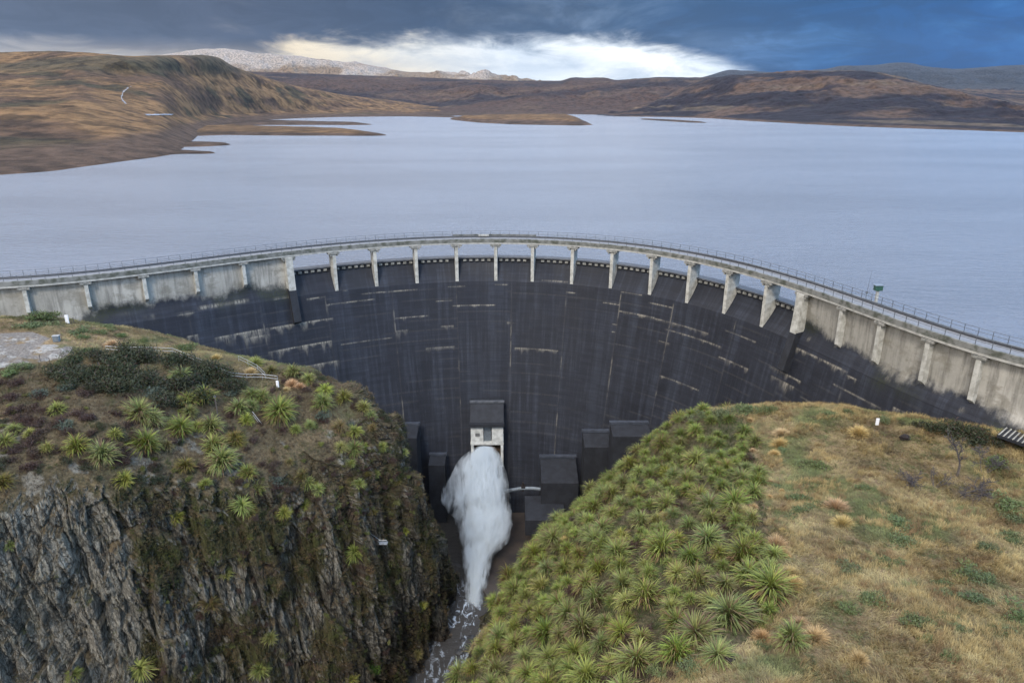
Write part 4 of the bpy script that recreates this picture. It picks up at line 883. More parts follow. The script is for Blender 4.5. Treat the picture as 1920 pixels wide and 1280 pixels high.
def hit(px, py, sides='LR'):
    d = ray(px, py); d = Vector(d/np.linalg.norm(d)); o = Vector((0, 0, CAM_H)); best = None
    for s_ in sides:
        h = BVHS[s_][0].ray_cast(o, d)
        if h[0] is not None and (best is None or h[3] < best[3]): best = h
    return best
def plant(kind, name, loc, sc, label, cat, group=None, tilt=None):
    me = random.choice(FX[kind]); o = bpy.data.objects.new(name, me); COL.objects.link(o)
    o.location = loc; z = random.uniform(0, 6.28); f = random.uniform(.85, 1.2); o.scale = (sc*random.uniform(.85, 1.18), sc*random.uniform(.85, 1.18), sc*f)
    o.rotation_euler = (random.uniform(-.12, .12), random.uniform(-.12, .12), z); lean = .30 if kind in ('green', 'yellow', 'gold') else .1
    if tilt is not None:
        n = Vector(tilt).normalized(); n = (n*.35+Vector((0, 0, 1))*.65).normalized(); q = n.to_track_quat('Z', 'Y'); e = q.to_matrix().to_euler(); o.rotation_euler = (e.x, e.y, e.z); o.rotation_euler.rotate_axis('Z', z); o.rotation_euler.rotate_axis('X', random.uniform(-lean, lean)); o.rotation_euler.rotate_axis('Y', random.uniform(-lean, lean))
    return tag(o, label, cat, group)
def put(kind, name, px, py, sc, label, cat, group=None, sides='LR', sink=.05):
    h = hit(px, py, sides)
    if h is None: return None
    lx = h[0]+Vector((0, 0, -sink*sc)); return plant(kind, name, lx, sc, label, cat, group, h[1] if h[1].z > 0 else -h[1])
# --- flax on the left bank; size = clump width in photo pixels
FL = [(260,772,52,'green'),(284,782,44,'green'),(268,832,56,'green'),(195,852,50,'green'),(147,838,44,'green'),(90,840,30,'yellow'),(10,828,40,'green'),(27,804,28,'yellow'),(57,812,22,'yellow'),(109,765,32,'yellow'),(217,813,26,'yellow'),(336,708,44,'green'),(352,750,38,'green'),(384,744,36,'green'),(355,772,30,'green'),(336,800,40,'green'),(369,800,30,'yellow'),(392,798,40,'green'),(405,834,46,'green'),(420,864,54,'green'),(347,872,40,'gold'),(310,835,24,'gold'),(442,822,36,'gold'),(445,765,34,'green'),(462,788,30,'yellow'),(470,742,32,'green'),(470,762,24,'green'),
 (525,768,50,'green'),(490,745,28,'green'),(580,795,24,'yellow'),(555,804,24,'yellow'),(605,755,36,'green'),(647,745,32,'yellow'),(610,730,30,'yellow'),(550,700,30,'green'),(579,710,26,'green'),(480,680,32,'yellow'),(507,693,26,'gold'),(680,763,30,'yellow'),(695,778,22,'green'),(637,798,30,'gold'),(665,808,30,'yellow'),(640,835,28,'yellow'),(665,840,30,'green'),(680,838,22,'yellow'),(716,836,22,'yellow'),(757,846,18,'yellow'),(465,888,32,'green'),(487,922,34,'green'),(565,893,30,'gold'),(577,905,28,'yellow'),(597,915,22,'yellow'),(660,898,20,'gold'),(672,905,24,'yellow'),(689,890,20,'gold'),(706,888,20,'yellow'),(450,942,42,'yellow'),(542,866,20,'gold'),(445,825,30,'gold'),
 (230,898,36,'yellow'),(335,967,28,'yellow'),(13,900,42,'gold'),(421,1073,32,'yellow'),(390,1132,44,'gold'),(266,1246,44,'yellow'),(141,1262,30,'yellow'),(532,958,30,'yellow'),(571,945,26,'yellow'),(630,945,20,'yellow'),(627,985,22,'yellow'),(666,1032,38,'yellow'),(732,1053,26,'yellow'),(761,993,18,'yellow'),(505,1193,30,'yellow'),(486,1252,34,'yellow'),(791,1131,18,'yellow'),(784,1223,20,'gold'),(663,1270,26,'yellow'),(20,1022,22,'yellow'),(385,905,22,'yellow'),(470,960,26,'gold'),(700,960,20,'gold'),(745,905,16,'gold'),(655,870,20,'yellow'),(620,700,20,'gold'),(700,800,18,'gold')]
LABF = {'green': 'mid green flax clump among dark scrub on the brow of the left bank', 'yellow': 'yellow-green flax clump on the shrubby slope of the left bank', 'gold': 'golden brown fading flax clump on the left bank'}
SPEC = {268: 'biggest round flax clump on the left brow, above the grey cliff slabs', 195: 'green flax clump at the lip of the cliff, left of the biggest round one', 525: 'large bright flax clump just below the white marker at the railing end', 13: 'golden flax clump at the very left edge above the grey slabs', 450: 'bright flax clump perched alone at the top of the middle cliff rib', 666: 'broad yellow-green flax clump on a ledge halfway down the cliff near the jet', 336: 'tall green flax clump inside the dark bushes below the pipe railing', 230: 'yellow-green flax clump at the right end of the grey slab top', 266: 'flax clump at the foot of the grey slabs near the bottom edge'}
used = set()
for px, py, sz, k in FL:
    h = hit(px, py, 'L')
    if h is None: continue
    d = proj(np.array(h[0]))[2]; sc = sz*d/F_PX/1.95
    cliff = py > 890
    if px in SPEC and px not in used: lb, gp = SPEC[px], None; used.add(px)
    elif cliff: lb, gp = ('yellow-green' if k != 'gold' else 'golden brown')+' flax clump clinging to the steep left gorge cliff', 'flax clumps on the left cliff'
    else: lb, gp = LABF[k], 'flax clumps on the left bank'
    put(k, 'flax_bush', px, py+sz*.18, sc, lb, 'flax bush', gp, 'L')
# --- dense flax slope on the right
BV, G2, N2, CC, RK = BVHS['R']; Gf = G2.reshape(-1, 3); px, py, dd = proj(Gf)
area = np.linalg.norm(np.cross(np.gradient(G2, axis=1), np.gradient(G2, axis=0)), axis=-1).ravel()
ok = inpoly(px+90*(fbm(Gf, .25, 4, 88)-.5), py, FLAXP) & (dd > 10) & (px > 840) & (py < 1330); ii = np.where(ok)[0]; ii = RG.choice(ii, 6000, p=area[ii]/area[ii].sum(), replace=True)
BIGF = [(1375,1150,78,'green','largest flax clump at the lower right end of the flax slope, beside the grass'),(1398,1045,70,'green','big flax clump at the grass edge above the largest one'),(1440,1100,70,'green','dark-bladed flax clump standing furthest out towards the golden tussocks'),(1195,1240,74,'green','large pale-tipped flax clump at the bottom of the slope, centre'),(1270,1225,64,'green','large flax clump right of the pale-tipped one at the bottom of the slope'),(1105,1270,70,'yellow','bright yellow flax clump at the bottom edge of the photo'),(1310,1185,66,'green','large flax clump left of the largest one, low on the slope'),(1480,1200,62,'green','lone flax clump in the dry grass beside a round golden tussock'),(1411,925,42,'green','flax clump alone at the grass edge, halfway up the slope'),(1395,815,34,'green','small flax clump at the top right corner of the flax slope'),(1235,1030,60,'green',None),(1330,1010,55,'green',None),(1215,1120,60,'green',None),(1290,905,40,'green',None)]
pts = []; sizes = []
def bigplace(px_, py_, sz, k, lb):
    h = hit(px_, py_+sz*.15, 'R')
    if h is None: return
    d = proj(np.array(h[0]))[2]; sc = sz*d/F_PX/1.95; pts.append(np.array(h[0])); sizes.append(sc)
    put(k, 'flax_bush', px_, py_+sz*.15, sc, lb or LSL, 'flax bush', None if lb else 'flax clumps packed on the right slope', 'R')
LSL = 'green flax clump packed among its neighbours on the slope right of the jet'
for b in BIGF: bigplace(*b)
cand = []
for i in ii:
    p = Gf[i]; sc = RG.choice([RG.uniform(.55, .85), RG.uniform(.9, 1.2), RG.uniform(1.15, 1.6)], p=[.25, .40, .35])*(1.0 if py[i] < 1000 else 1.1)
    if fbm(p[None], .22, 3, 71)[0] > .66: continue
    if any(((p-q)**2).sum() < (.90*(sc+r_))**2 for q, r_ in zip(pts, sizes)): continue
    pts.append(p); sizes.append(sc); cand.append((sc/dd[i], i, sc))
cand.sort(reverse=True); stuffV = []; NN = N2.reshape(-1, 3)
for q, (_, i, sc) in enumerate(cand):
    p = Gf[i]; n = NN[i]*(1 if NN[i][2] > 0 else -1)
    if q < 206:
        k = 'yellow' if RG.random() < .14 else 'green'
        plant(k, 'flax_bush', Vector(p)+Vector((0, 0, -.05)), sc, 'yellowish flax clump packed among greener ones on the slope right of the jet' if k == 'yellow' else LSL, 'flax bush', 'flax clumps packed on the right slope', n)
    else: stuffV.append((p, sc))
open('/tmp/dbg.txt', 'w').write('flax right %d' % len(cand)) if False else None
if stuffV:
    r = np.random.default_rng(5); src = []
    for me in FX['green']:
        v = np.zeros(len(me.vertices)*3, np.float32); me.vertices.foreach_get('co', v); c = np.zeros(len(me.vertices)*4, np.float32); me.color_attributes['Col'].data.foreach_get('color', c); src.append((v.reshape(-1, 3), c.reshape(-1, 4)[:, :3]))
    V = []; C = []
    for p, sc in stuffV:
        v, c = src[r.integers(len(src))]; a_ = r.uniform(0, 6.28); R_ = np.array([[math.cos(a_), -math.sin(a_), 0], [math.sin(a_), math.cos(a_), 0], [0, 0, 1]]); V.append(v@R_.T*sc+p); C.append(c*r.uniform(.7, 1.3))
    V = np.concatenate(V); me = np_mesh('flax_thicket', V, strip_faces(len(V)//12, 5), np.concatenate(C)); tag(link('flax_thicket', me, M['leaf']), kind='stuff')
# --- golden tussocks
for px_, py_, sz, lb in [(1465,808,22,'golden tussock at the top of the hill, upper one of a close pair'),(1462,828,26,'golden tussock at the top of the hill, lower one of a close pair'),(1452,848,18,None),(1610,808,28,'golden tussock in the grass between the white marker and the top of the flax'),(1395,958,36,'round golden tussock at the edge of the flax, halfway up the hill'),(1412,948,16,None),(1567,944,36,'round golden tussock in open grass right of two green herb clumps'),(1580,976,30,'wide golden tussock just below the one beside the herb clumps'),(1455,1014,36,'golden tussock right of the flax, upper of two nearly touching'),(1465,1032,26,'golden tussock right of the flax, lower of two nearly touching'),(1480,1068,32,None),(1487,1090,32,'golden tussock beside the furthest-out flax clump'),(1250,964,20,'lone orange tussock deep inside the flax slope'),(1527,1185,40,'largest pale golden tussock at lower right of the lone flax'),(1500,1163,24,'small golden tussock touching the top of the lone flax'),(1428,1188,28,None),(1610,1232,30,None),(1060,1010,18,None),(1262,1000,16,None)]:
    h = hit(px_, py_+sz*.3, 'R')
    if h: put('tussock', 'tussock_grass', px_, py_+sz*.3, sz*proj(np.array(h[0]))[2]/F_PX/1.15, lb or 'small golden tussock in the dry grass on the right hill', 'tussock', None if lb else 'small tussocks on the right hill', 'R')
for px_, py_, sz, lb in [(470,694,20,'golden tussock between the two arms of the pipe railing'),(210,642,22,'golden tussock on the left flat behind the pipe railing'),(547,716,20,'golden tussock right of the railing end'),(562,722,15,None),(536,728,13,None),(405,668,18,None),(405,700,14,None)]:
    h = hit(px_, py_+sz*.3, 'L')
    if h: put('tussock', 'tussock_grass', px_, py_+sz*.3, sz*proj(np.array(h[0]))[2]/F_PX/1.15, lb or 'small golden tussock on the left bank', 'tussock', None if lb else 'small tussocks on the left bank', 'L')
# --- herbs on the right hill
HB = [(1499,937,34),(1537,950,30),(1502,962,36),(1466,846,18),(1622,917,30),(1685,984,44),(1690,1018,46),(1600,1080,40),(1658,1058,34),(1636,1125,40),(1592,1142,36),(1716,1168,44),(1775,1118,36),(1833,1086,44),(1897,1012,44),(1904,1158,56),(1804,1076,44),(1829,1125,44),(1784,1234,30),(1882,948,50),(1868,870,40),(1454,912,20),(1532,878,40),(1430,1215,30),(1300,1258,50),(1560,778,22),(1590,775,20),(1355,780,40),(1400,772,36),(1440,772,30),(1320,784,34),(1660,790,24),(1890,1195,40),(1740,1200,30),(1800,1180,30),(1765,1100,34),(1850,1030,36),(1895,975,40)]
HL = {1499: 'green herb clump left of the round golden tussock, upper left of three', 1537: 'green herb clump beside the round golden tussock, right one of three', 1502: 'green herb clump lowest of the three beside the round golden tussock', 1685: 'grey-green herb clump in the middle of the dry grass, upper of two', 1690: 'grey-green herb clump in the middle of the dry grass, lower of two', 1904: 'broad green herb patch at the right edge, low on the grass hill'}
for px_, py_, sz in HB:
    h = hit(px_, py_, 'R')
    if h: put('herb', 'herb_clump', px_, py_, sz*proj(np.array(h[0]))[2]/F_PX/1.45, HL.get(px_, 'low green herb clump in the straw-coloured grass of the right hill'), 'herb clump', None if px_ in HL else 'herb clumps on the right hill', 'R', .04)
for px_, py_, sz, k, lb in [(80,597,40,'herb','feathery green bush against the dam wall at far left'),(70,612,34,'herb','lower green bush in front of the one against the dam wall'),(148,622,26,'herb',None),(188,624,26,'herb',None),(226,632,20,'herb',None),(155,633,20,'herb',None),(270,640,14,'herb',None),(200,613,18,'herb',None),(345,655,34,'herb','green bush hugging the dam side behind the pipe railing'),(20,700,30,'herb',None),(130,680,36,'herb',None),(165,660,24,'herb',None),(72,745,34,'grey',None),(128,730,30,'grey',None),(435,740,26,'grey',None),(605,780,26,'grey',None),(660,800,20,'grey',None),(285,740,30,'grey',None),(120,800,30,'grey',None),(520,902,24,'grey',None),(40,690,30,'herb',None),(282,616,22,'herb','small yellowish bush at the edge of the left flat above the dam face')]:
    h = hit(px_, py_, 'L')
    if h: put(k, 'herb_clump', px_, py_, sz*proj(np.array(h[0]))[2]/F_PX/1.45, lb or ('low green herb clump in the grass of the left bank' if k == 'herb' else 'pale grey-green low bush on the left bank'), 'herb clump', None if lb else 'herb clumps on the left bank', 'L', .04)
# --- dark scrub and brown heath on the left brow
BVL, GL, NL, CL, RKL = BVHS['L']; GLf = GL.reshape(-1, 3); pxl, pyl, dl = proj(GLf); areaL = np.linalg.norm(np.cross(np.gradient(GL, axis=1), np.gradient(GL, axis=0)), axis=-1).ravel()
def scatter(side, poly, n, rmin, kind, name, label, cat, group, s0, s1, sink=.12):
    Gq, Nq = (GLf, NL) if side == 'L' else (Gf, N2); a_, b_ = (pxl, pyl) if side == 'L' else (px, py); ar = areaL if side == 'L' else area
    q = np.where(inpoly(a_, b_, poly))[0]
    if not len(q): return
    q = RG.choice(q, n*12, p=ar[q]/ar[q].sum()); got = []
    for i in q:
        p = Gq[i]
        if any(((p-g)**2).sum() < rmin**2 for g in got): continue
        hh = hit(a_[i], b_[i], side)
        if hh is None or (Vector(p)-hh[0]).length > 1.5: continue
        got.append(p); nn = Nq.reshape(-1, 3)[i]; plant(kind, name, Vector(p)+Vector((0, 0, -sink)), RG.uniform(s0, s1), label, cat, group, nn if nn[2] > 0 else -nn)
        if len(got) >= n: break
scatter('L', [(110,690),(165,660),(230,655),(310,668),(400,690),(440,720),(450,760),(400,745),(330,790),(290,740),(190,740),(110,735)], 42, 1.5, 'dark', 'scrub_bush', 'dark green bush in the thicket below the pipe railing', 'bush', 'dark bushes of the left thicket', 1.5, 2.3)
scatter('L', [(0,770),(120,760),(300,790),(300,880),(200,868),(0,880)], 34, 1.3, 'brown', 'heath_bush', 'brown leafless bush on the left brow above the grey slabs', 'bush', 'brown bushes on the left brow', .6, 1.15)
scatter('L', [(420,750),(560,700),(640,730),(740,800),(700,800),(560,790),(470,850),(430,820)], 34, 1.3, 'brown', 'heath_bush', 'brown leafless bush between flax clumps, right of the power pole', 'bush', 'brown bushes right of the pole', .6, 1.1)
scatter('L', [(0,700),(110,740),(300,740),(330,800),(330,880),(0,880)], 44, 1.0, 'brown', 'heath_bush', 'dull brown bush in the open heath at the left of the brow', 'bush', 'brown bushes at the left of the brow', .6, 1.2, .0)
scatter('L', [(330,790),(430,820),(520,850),(740,860),(790,960),(600,1000),(420,960),(330,900)], 46, 1.2, 'brown', 'heath_bush', 'dull brown bush on the steep ground below the power pole', 'bush', 'brown bushes below the pole', .5, 1.0, .0)
scatter('L', [(0,760),(300,800),(450,850),(560,900),(420,930),(0,880)], 22, 1.6, 'dark', 'scrub_bush', 'dark low bush along the top of the cliff', 'bush', 'dark bushes along the cliff top', .5, .9, .0)
scatter('L', [(560,690),(640,720),(740,790),(790,870),(760,870),(640,740)], 16, 1.1, 'dark', 'scrub_bush', 'small dark bush along the skyline edge of the left bank above the gorge', 'bush', 'dark bushes on the gorge edge', .45, .8)
scatter('L', [(300,880),(740,860),(800,1000),(800,1270),(300,1270)], 60, 1.7, 'brown', 'heath_bush', 'small brown bush rooted in the left gorge cliff', 'bush', 'bushes on the left cliff', .35, .75)
scatter('R', FLAXP, 60, 1.9, 'brown', 'heath_bush', 'brown bush showing between the packed flax clumps on the right slope', 'bush', 'brown bushes among the flax', .6, 1.1, .0)
scatter('R', FLAXP, 26, 2.6, 'herb', 'herb_clump', 'soft green bush between the packed flax clumps on the right slope', 'herb clump', 'soft bushes among the flax', .6, 1.1, .0)
scatter('R', [(1400,785),(1450,800),(1500,1000),(1530,1150),(1440,1150),(1430,950)], 14, 1.6, 'tussock', 'tussock_grass', 'small straw tussock in the band beside the flax on the right hill', 'tussock', 'small tussocks beside the flax', .35, .7, .0)
scatter('R', [(1145,1255),(1240,1248),(1300,1255),(1290,1275),(1150,1300)], 12, .7, 'brown', 'heath_bush', 'dark reddish brown low bush at the bottom edge below the flax', 'bush', 'reddish bushes at the bottom edge', .4, .7)
for px_, py_, s_, lb in [(1740,803,1.5,'left end of the dark low hedge of bushes at the top of the right hill'),(1775,809,1.9,'second dark bush of the low hedge at the top of the right hill'),(1810,816,2.0,'middle dark bush of the low hedge in front of the dam'),(1840,822,1.8,'dark bush right of the middle of the low hedge in front of the dam'),(1862,829,1.3,'right end bush of the dark low hedge near the concrete stair'),(1690,796,.7,'low dark bush beside the white marker on the right hill'),(1715,798,.6,'low dark bush joining the marker bush to the hedge')]:
    h = hit(px_, py_, 'R')
    if h: o = put('dark', 'scrub_bush', px_, py_, s_, lb, 'bush', None, 'R', .1); o.scale.z *= .8
FX['olive'] = variants(lambda i: shrub_mesh(180+i, 700, (.9, .85, .6), .13, ((.085, .095, .022), (.20, .205, .05)), twig=.12), 3, M['leaf'])
scatter('L', [(0,740),(110,740),(330,760),(450,800),(560,780),(700,800),(790,900),(780,960),(600,960),(400,930),(300,880),(0,880)], 70, 1.5, 'olive', 'olive_shrub', 'small yellow-olive shrub on the brow of the left bank', 'shrub', 'olive shrubs on the left brow', .3, .7, .0)
scatter('L', [(300,920),(780,960),(830,1100),(780,1270),(300,1270)], 50, 2.0, 'olive', 'olive_shrub', 'small yellow-olive shrub growing from the left gorge cliff', 'shrub', 'olive shrubs on the left cliff', .3, .65, .0)
h = hit(704, 1262, 'L')
FX['bright'] = variants(lambda i: shrub_mesh(190+i, 1300, (1.1, 1.0, 1.7), .17, ((.05, .10, .015), (.13, .21, .03)), twig=.02), 1, M['leaf'])
if h: put('bright', 'leafy_shrub', 704, 1258, 1.0, 'bright lime green leafy shrub at the bottom of the left cliff', 'shrub', None, 'L')

# --- ground cover, uncountable
def carpet(name, side, mask, n_tuft, nb, L0, w0, colfn, nseg=2, lay=.5, upright=35):
    Gq, Nq, Cq = (GLf, NL, CL) if side == 'L' else (Gf, N2, CC); ar = areaL if side == 'L' else area
    q = np.where(mask)[0]; q = RG.choice(q, n_tuft, p=ar[q]/ar[q].sum()); base = Gq[q]+RG.uniform(-.25, .25, (n_tuft, 3))*[1, 1, .2]
    base = np.repeat(base, nb, 0); m = len(base); wind = 2*np.pi*fbm(base, (.12, .12, .1), 3, 61)*2
    az = wind+RG.normal(0, 1.0, m); el = np.radians(np.clip(RG.normal(upright, 22, m), 5, 88)); L = L0*RG.uniform(.6, 1.3, m)
    base = base+RG.normal(0, .10, (m, 3))*[1, 1, .15]; V = blade_verts(base, az, el, L, w0*RG.uniform(.7, 1.4, m), RG.uniform(.5, 1.6, m), nseg, RG.normal(0, .5, m))
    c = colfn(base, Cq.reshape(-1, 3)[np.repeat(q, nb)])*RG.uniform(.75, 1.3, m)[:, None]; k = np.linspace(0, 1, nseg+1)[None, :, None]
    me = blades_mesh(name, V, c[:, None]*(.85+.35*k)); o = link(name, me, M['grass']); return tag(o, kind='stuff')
vis = (dd > 5) & (px > -150) & (px < 2100) & (py < 1400)
FM = inpoly(px, py, FLAXP); rkR = RK.ravel(); rkL = RKL.ravel()
def cgrass(b, c):
    g = ss(fbm(b, .45, 5, 44, .6), .53, .66)[:, None]*.8; d = ss(fbm(b, .9, 3, 45), .5, .75)[:, None]
    c = c*np.array([1.48, 1.68, 1.50])*(1-g)+np.array([.13, .155, .065])*g; return c*(1-.30*d)
def cunder(b, c):
    g = ss(fbm(b, .4, 4, 46), .35, .55)[:, None]; return np.array([.060, .040, .024])*(1-g)+np.array([.060, .080, .028])*g
def cmoss(b, c):
    g = ss(fbm(b, .5, 4, 47), .45, .65)[:, None]; e = ss(fbm(b, .7, 3, 57), .55, .68)[:, None]; c_ = np.array([.085, .070, .034])*(1-g)+np.array([.075, .085, .026])*g; return c_*(1-e)+np.array([.15, .10, .05])*e
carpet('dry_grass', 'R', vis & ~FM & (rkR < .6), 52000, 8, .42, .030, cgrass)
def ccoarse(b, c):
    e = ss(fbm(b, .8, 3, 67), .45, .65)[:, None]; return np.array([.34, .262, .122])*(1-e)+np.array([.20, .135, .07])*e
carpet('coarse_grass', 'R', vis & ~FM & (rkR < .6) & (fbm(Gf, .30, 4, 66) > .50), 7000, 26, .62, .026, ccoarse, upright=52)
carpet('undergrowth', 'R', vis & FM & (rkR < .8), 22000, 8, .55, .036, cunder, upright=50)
visL = (pxl > -200) & (pyl < 1400) & (dl > 5)
gravel = inpoly(pxl, pyl, [(-200, 625), (60, 620), (140, 650), (120, 672), (60, 682), (-200, 705)])
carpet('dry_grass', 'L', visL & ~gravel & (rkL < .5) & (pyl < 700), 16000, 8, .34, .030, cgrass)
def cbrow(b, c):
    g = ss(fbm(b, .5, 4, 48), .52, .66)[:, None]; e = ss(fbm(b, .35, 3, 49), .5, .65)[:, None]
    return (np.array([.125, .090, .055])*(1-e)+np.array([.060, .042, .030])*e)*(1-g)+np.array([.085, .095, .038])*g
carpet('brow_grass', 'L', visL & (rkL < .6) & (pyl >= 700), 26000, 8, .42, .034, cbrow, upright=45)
mossy = (CL.reshape(-1, 3)[:, 0] > CL.reshape(-1, 3)[:, 2]*1.6)
carpet('cliff_plants', 'L', visL & (rkL >= .4) & mossy & (GLf[:, 2] > -62), 46000, 6, .36, .04, cmoss, upright=20)

# ------------------------------------------------------------------ small built things on the banks
def up_at(px_, py_, sides='LR'):
    h = hit(px_, py_, sides); return None if h is None else np.array(h[0])
def marker(px_, py_, hpx, side, label):
    p = up_at(px_, py_, side); d = proj(p)[2]; H = hpx*d/F_PX*1.08; o = empty('survey_marker', tuple(p), random.uniform(-.3, .3)); tag(o, label, 'marker')
    b = MB(); b.box((0, 0, H/2), (H*.42, .16, H)); b.build('board', M['white'], o, .03)
    b = MB(); b.box((0, .14, H*.42), (.1, .1, H*1.0)); b.build('stake', M['wood'], o)
marker(127, 606, 15, 'L', 'white marker board on the left flat beside the dam wall')
marker(521, 726, 12, 'L', 'white marker board at the far end of the pipe railing')
marker(1644, 797, 13, 'R', 'white marker board at the top of the right hill in front of the dam')
p = up_at(107, 640, 'L'); o = empty('utility_cabinet', tuple(p), .2); tag(o, 'small grey-blue cabinet standing on the gravel flat at far left', 'cabinet')
b = MB(); b.box((0, 0, .48), (.95, .6, .95)); b.build('body', M['box_blue'], o, .03); b = MB(); b.box((0, 0, 1.0), (1.08, .75, .1)); b.build('lid', M['rail_light'], o, .02); b = MB(); b.box((0, -.32, .45), (.7, .05, .7)); b.build('door', M['steel'], o, .01)
# power pole
p = up_at(410, 792, 'L'); o = empty('wooden_pole', tuple(p)); tag(o, 'thin grey wooden pole rising from the scrub on the left brow', 'pole')
b = MB(); H = 56*proj(p)[2]/F_PX; b.tube([(0, 0, -.3), (.02, 0, H/2), (0, 0, H)], .10, 8, .075); b.build('shaft', M['wood'], o); b = MB(); b.box((0, 0, H*.94), (.35, .12, .1)); b.build('cleat', M['steel'], o)
for k, (px_, py_, hp) in enumerate([(139,602,9),(135,606,8),(116,632,8),(76,672,10),(94,678,10),(270,662,9),(303,664,10),(1245,770,0)]):
    if not hp: continue
    p = up_at(px_, py_+hp*.5, 'L'); o = empty('fence_post', tuple(p)); H = hp*proj(p)[2]/F_PX*1.3
    tag(o, ['thin stake right of the white marker board by the dam wall', 'short stake leaning beside the white marker by the dam', 'short stake in the grass behind the grey-blue cabinet', 'left of two thin posts on the grass lip of the flat', 'right of two thin posts on the grass lip of the flat', 'thin post behind the pipe railing, nearer the flat', 'thin post behind the pipe railing, nearer the gorge'][k], 'post')
    b = MB(); b.tube([(0, 0, -.2), (0, 0, H)], .045, 6); b.build('stake', M['wood'], o); b = MB(); b.tube([(0, 0, H*.86), (0, 0, H*.97)], .06, 6); b.build('cap', M['dead'], o)
# pipe railings along the footpath
def fence(pts, label, n_per=2.4, Hh=1.05):
    Q = [up_at(x, y, 'L') for x, y in pts]; Q = [q for q in Q if q is not None]; Q = np.array(Q); sgm = np.r_[0, np.cumsum(np.linalg.norm(np.diff(Q, axis=0), axis=1))]; m = max(2, int(sgm[-1]/n_per)+1)
    sm = np.linspace(0, sgm[-1], m); R = np.stack([np.interp(sm, sgm, Q[:, k]) for k in range(3)], -1)
    for i, r_ in enumerate(R):
        h = BVHS['L'][0].ray_cast(Vector((r_[0], r_[1], r_[2]+6)), Vector((0, 0, -1)))
        if h[0] is not None: R[i, 2] = h[0].z*.5+r_[2]*.5
    o = empty('pipe_railing', tuple(R[0])); tag(o, label, 'railing')
    for r_ in R: b = MB(); q = r_-R[0]; b.tube([tuple(q+[0, 0, -.6]), tuple(q+[0, 0, Hh])], .035, 6); b.build('post', M['rail_light'], o)
    for hh in (Hh, .55): b = MB(); b.tube([tuple(r_-R[0]+[0, 0, hh]) for r_ in R], .035, 6); b.build('rail', M['rail_light'], o)
fence([(200,660),(250,662),(325,664)], 'straight galvanised pipe railing above the dark thicket on the left bank')
fence([(325,664),(370,682),(410,700),(440,712),(480,712),(521,716)], 'pipe railing descending from the thicket to the white marker board')
fence([(448,678),(470,688),(486,698),(498,710)], 'short pipe railing branch on the dam side of the footpath')
# cable way down the cliff
a = up_at(475, 785, 'L')+[0, 0, 1.2]; b2 = P(712, 1012, proj(up_at(712, 1012, 'L'))[2]-.6)
for off, lb in ((0, 'upper steel cable strung down the left cliff'), (1, 'lower steel cable strung down the left cliff')):
    dx = np.array([0, 0, -.55])*off; mb = MB(); mid = [(a+(b2-a)*t+np.array([0, -2.2*math.sin(t*math.pi)*.6, -1.0*math.sin(t*math.pi)])*1.0+dx) for t in np.linspace(0, 1, 24)]
    mb.tube([tuple(q) for q in mid], .035, 5); tag(mb.build('steel_cable', M['rail_light']), lb, 'cable')
o = empty('landing_platform', tuple(b2+np.array([.6, -.2, -.4]))); tag(o, 'tiny steel platform where the cables end on the left cliff', 'platform')
b = MB(); b.box((0, 0, 0), (1.3, .8, .1)); b.build('deck', M['rail_light'], o); b = MB()
for x in (-.6, 0, .6): b.tube([(x, -.38, 0), (x, -.38, .8)], .03, 5)
b.tube([(-.6, -.38, .8), (.6, -.38, .8)], .03, 5); b.build('handrail', M['rail_light'], o)
# charred stump, dead tree, fallen dead branches
p = up_at(1696, 824, 'R'); o = blob('charred_stump', M['black'], .62, 5, 4, (1.05, .9, .75), .5); o.location = tuple(p+[0, 0, .25]); tag(o, 'round blackened stump in the grass in front of the hedge', 'stump')
for k, (px_, py_, r_, lb) in enumerate([(1368,1240,.40,'larger black stump at the bottom of the hill below the flax'),(1316,1262,.32,'black stump nearest the bottom edge'),(1352,1232,.24,'small black stump left of the larger one')]):
    p = up_at(px_, py_, 'R')
    if p is None: continue
    o = blob('charred_stump', M['black'], r_, 15+k, 3, (1, .9, .8), .5); o.location = tuple(p+[0, 0, r_*.4]); tag(o, lb, 'stump')
def branches(mb, p, d, L, r, lev, spread, rnd):
    n = 4; pts = [Vector(p)]; dd_ = Vector(d).normalized()
    for i in range(n): dd_ = (dd_+Vector((rnd.gauss(0, .16), rnd.gauss(0, .16), rnd.gauss(.02, .12)))).normalized(); pts.append(pts[-1]+dd_*L/n)
    r = max(r, .022); mb.tube(pts, r, 5 if lev else 4, r*.5)
    if lev <= 0: return
    for k in range(rnd.randint(4, 6)):
        i = rnd.randint(1, n); nd = (dd_+Vector((rnd.gauss(0, spread), rnd.gauss(0, spread), rnd.gauss(.1, spread*.6)))).normalized(); branches(mb, pts[i], nd, L*rnd.uniform(.45, .72), r*.5, lev-1, spread, rnd)
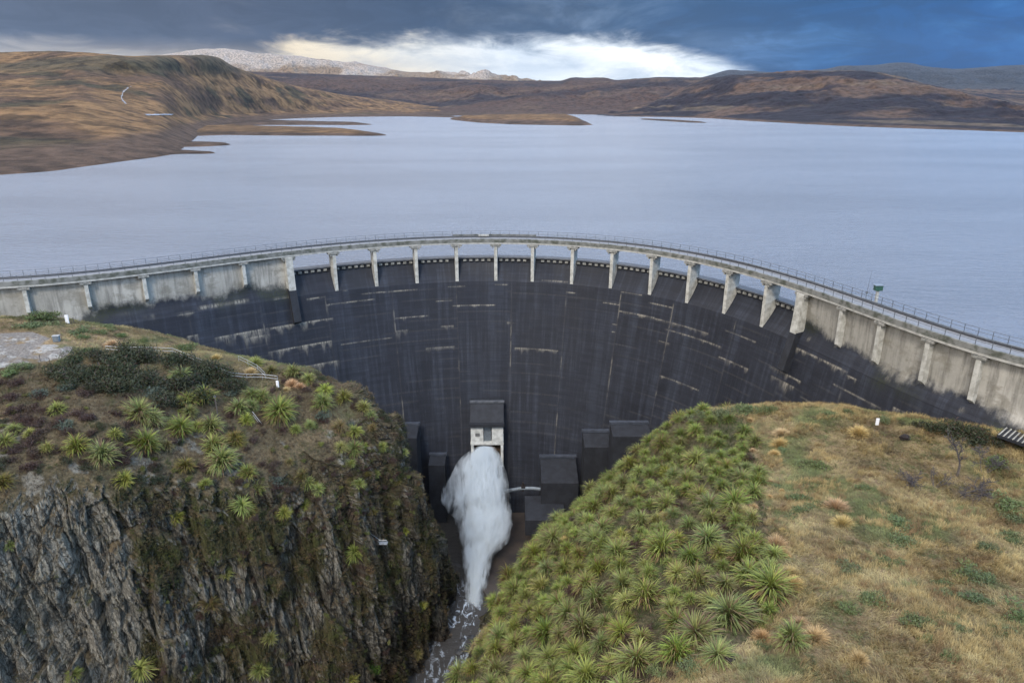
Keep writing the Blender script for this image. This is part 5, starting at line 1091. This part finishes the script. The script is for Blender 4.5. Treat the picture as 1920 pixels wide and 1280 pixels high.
def deadtree(px_, py_, hpx, label, cat, d=(0, 0, 1), spread=.7, lev=3, name='dead_tree', seed=1, r=.09, trunks=1):
    p = up_at(px_, py_, 'R'); Hh = hpx*proj(p)[2]/F_PX; o = empty(name, tuple(p)); tag(o, label, cat); rnd = random.Random(seed); t_ = MB(); b = MB()
    for q in range(trunks):
        dv = Vector(d)+Vector((rnd.gauss(0, .5), rnd.gauss(0, .5), 0))*(trunks > 1); t_.tube([(0, 0, -.2), tuple(dv.normalized()*Hh*.3)], r, 7, r*.75)
        branches(b, dv.normalized()*Hh*.28, dv, Hh*.45, r*.7, lev, spread, rnd)
    t_.build('trunk', M['wood'], o); b.build('twigs', M['dead'], o)
deadtree(1795, 892, 78, 'leafless dead tree standing in the grass of the right hill', 'dead tree', seed=3, r=.16)
deadtree(1722, 902, 54, 'flattened dead bush lying left of the leafless tree', 'dead bush', (-.6, -.1, .35), .9, 3, 'dead_bush', 5, .06, 3)
deadtree(1752, 915, 42, 'small grey dead bush between the flattened one and the leafless tree', 'dead bush', (.2, 0, .8), .9, 2, 'dead_bush', 8, .05, 4)
deadtree(1842, 888, 54, 'grey dead bush right of the leafless tree', 'dead bush', (.5, 0, .5), .9, 3, 'dead_bush', 11, .05, 3)
deadtree(1800, 928, 60, 'heap of dead branches below the leafless tree', 'dead bush', (.55, -.2, .3), .9, 3, 'dead_bush', 14, .07, 4)

# ------------------------------------------------------------------ air
def haze():
    mb = MB(); z1 = 860
    mb.hexa([(-11000, -1500, -220), (11000, -1500, -220), (11000, 10900, -220), (-11000, 10900, -220), (-11000, -1500, z1), (11000, -1500, z1), (11000, 10900, z1), (-11000, 10900, z1)])
    m = bpy.data.materials.new('haze'); m.use_nodes = True; nt = m.node_tree; nt.nodes.clear(); T = NT(nt)
    v = T.n('ShaderNodeVolumePrincipled', Color=(.50, .72, 1.0, 1), Density=HAZE, Anisotropy=.1); o = T.n('ShaderNodeOutputMaterial'); T.L.new(v.outputs[0], o.inputs['Volume'])
    tag(mb.build('haze', m), kind='stuff')
HAZE = 9e-6
if HAZE: haze()
